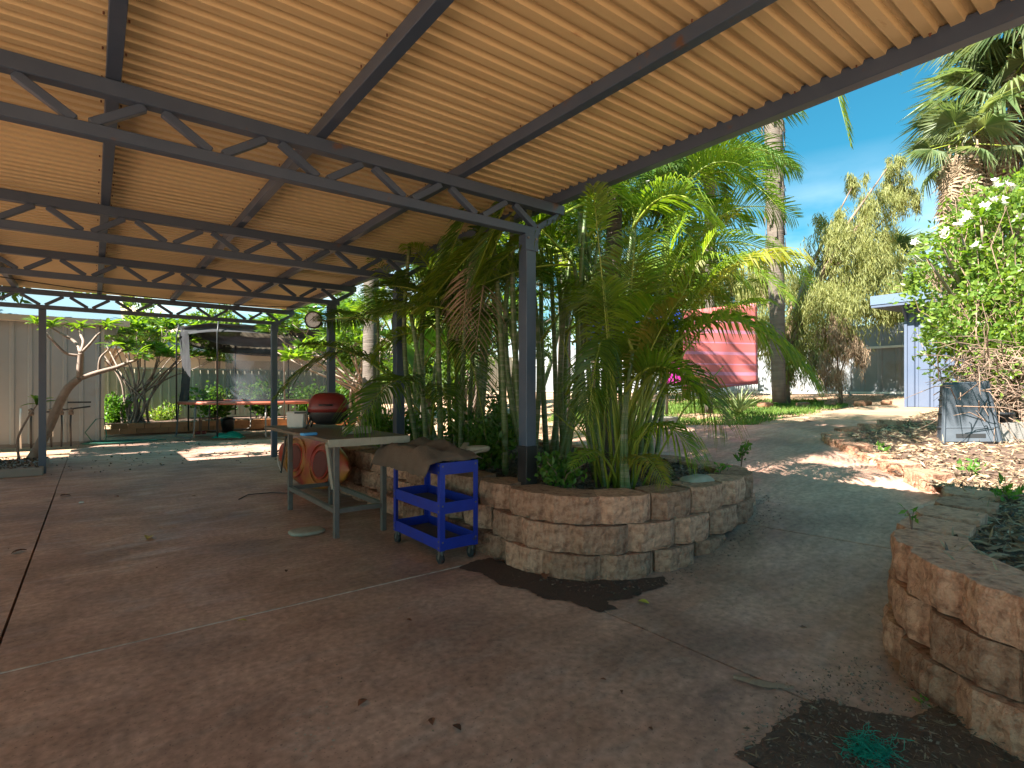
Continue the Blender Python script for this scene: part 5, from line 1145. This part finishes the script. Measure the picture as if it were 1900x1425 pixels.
# ------------------------------------------------------------------ irrigation pipes and hose by the cream shed
ir = empty('irrigation_manifold', (-.35, 15.9, 0), 'row of upright irrigation pipes with valves against the cream shed', 'pipes')
for k in range(6):
    x = -.95+k*.17-.0; xx = x+.35+ (.0)
    MB().tube([(xx-.35, 0, .0), (xx-.35+rng.uniform(-.02, .02), 0, .5), (xx-.35, 0, .88)], .018, 7).build('pipe', M['white'] if k == 0 else M['black'], ir)
    if k: MB().lathe([(0, 0), (.045, 0), (.05, .06), (.03, .09), (.05, .10), (.05, .14), (0, .15)], (xx-.35, 0, .72), 10).build('valve', M['greybark'], ir)
MB().tube([(-.6, 0, .78), (.25, 0, .90)], .018, 7).build('pipe', M['black'], ir); MB().box((.05, 0, 1.0), (.42, .04, .035)).build('crossbar', M['black'], ir)
ir.location.x = -.30
pts = []
c0 = zd(270, 822, 0)
for k in range(70):
    a = k*.42; r = .45+.14*math.sin(k*.37)+rng.uniform(-.02, .02); pts.append((c0.x-.3+math.cos(a)*r*1.6, c0.y+.2+math.sin(a)*r*.5, .02+.0007*k+.01*math.sin(k)))
m = MB().tube(pts, .009, 6); m.tube([(c0.x-1.0, c0.y+.3, .03), (.0, 15.95, .05), (-.15, 15.95, .3), (.05, 15.95, .6), (.2, 15.98, .62), (.25, 15.9, .2), (c0.x-.8, c0.y+.1, .03)], .012, 6); o = m.build('garden_hose', M['hose']); tag(o, 'green garden hose coiled at the end of the cream shed', 'hose')
# planter box with gravel under the leaning frangipani
gb = Vector((-1.35, 11.6, 0)); o = MB().box((0, 0, .06), (1.5, 1.6, .12)).build('gravel_bed_kerb', M['cinder'], None, gb, bevel=.01); tag(o, 'low dark kerb around the gravel bed under the leaning frangipani', 'kerb')
scatter('gravel', 900, lambda: (gb.x+rng.uniform(-.7, .7), gb.y+rng.uniform(-.75, .75)), lambda x, y: .12, .05, .035, 'litter', .3)
# ------------------------------------------------------------------ fallen leaves that can be counted
fl_ = MB(); vs = []
for k in range(5):
    s_ = k/4; wv = .28*math.sin(math.pi*(s_*.94+.03)); vs += [(s_, -wv, .12*abs(wv)*3+.1*math.sin(s_*3)), (s_, 0, .02+.08*math.sin(s_*3)), (s_, wv, .14*abs(wv)*3+.1*math.sin(s_*2.2))]
fl_.add(vs, [(k*3+j, k*3+j+1, k*3+j+4, k*3+j+3) for k in range(4) for j in (0, 1)], 0, True); FB = fl_.mesh('fallen_leaf', M['dryleaf']); FY = fl_.mesh('fallen_leaf', M['yellowleaf'])
special = [(278, 995, .13, FY, 'yellow curled leaf lying alone on the open slab'), (680, 1297, .06, FB, 'dark brown leaf on the front slab below the joint'), (20, 1028, .11, FB, 'rust brown curled leaf near the long slab joint'), (1500, 1165, .05, FB, 'dark leaf on the path by the wall foot'), (458, 1152, .05, FY, 'small yellow leaf on the joint line'), (800, 1332, .05, FB, 'black curled leaf near the lower edge of the slab'), (840, 1345, .05, FB, 'second dark curled leaf beside the black one'), (132, 920, .12, FB, 'brown leaf at the end of the long slab joint'), (220, 922, .07, FB, 'brown leaf beside the pale scrap'), (1012, 1075, .11, FB, 'orange brown leaf on the damp soil at the planter foot'), (1205, 1120, .07, FY, 'pale dry leaf just past the planter foot')]
for u, v, s_, me, lab in special:
    o = inst('fallen_leaf', me, None, zd(u, v, 0.004), (rng.uniform(-.2, .2), 0, rng.uniform(0, 6)), s_); tag(o, lab, 'leaf', 'fallen leaves on the slab')
for k in range(34):
    while True:
        x, y = rng.uniform(-.5, 3.2), rng.uniform(1.2, 15)
        if x < 1.5 or (x < 4 and y > 9.5) or y < 2.1: break
    o = inst('fallen_leaf', FB, None, (x, y, zg(x, y)+.003), (0, 0, rng.uniform(0, 6)), rng.uniform(.018, .045)*(2.2 if y > 10 else 1)); tag(o, 'small dry brown leaf lying on the concrete', 'leaf', 'small dry leaves on the concrete')
a, b = zd(1360, 1262, 0), zd(1468, 1282, 0)
m = MB(); pts = [a.lerp(b, k/8)+Vector((rng.gauss(0, .004), .01*math.sin(k*1.3), .012)) for k in range(9)]; V = []
dd = (b-a).normalized(); sd_ = Vector((-dd.y, dd.x, 0))
for k, p in enumerate(pts):
    w_ = .030*math.sin(math.pi*(k/8*.9+.08)); V += [p-sd_*w_-a, p+Vector((0, 0, .012))-a, p+sd_*w_*.8+Vector((0, 0, .004))-a]
m.add(V, [(k*3+j, k*3+j+1, k*3+j+4, k*3+j+3) for k in range(8) for j in (0, 1)], 0, True); o = m.build('palm_sheath', mat('grey_brown_sheath', (.36, .25, .17), .8, var=(.2, .13, .09), vscale=30), None, a); tag(o, 'long curled brown palm sheath lying across the path joint', 'palm sheath')
o = inst('paper_scrap', rock_mesh(51, .05, .035, .02, M['white'], 'paper_scrap', 2), None, zd(151, 932, .01)); tag(o, 'crumpled white scrap on the slab near the long joint', 'scrap')
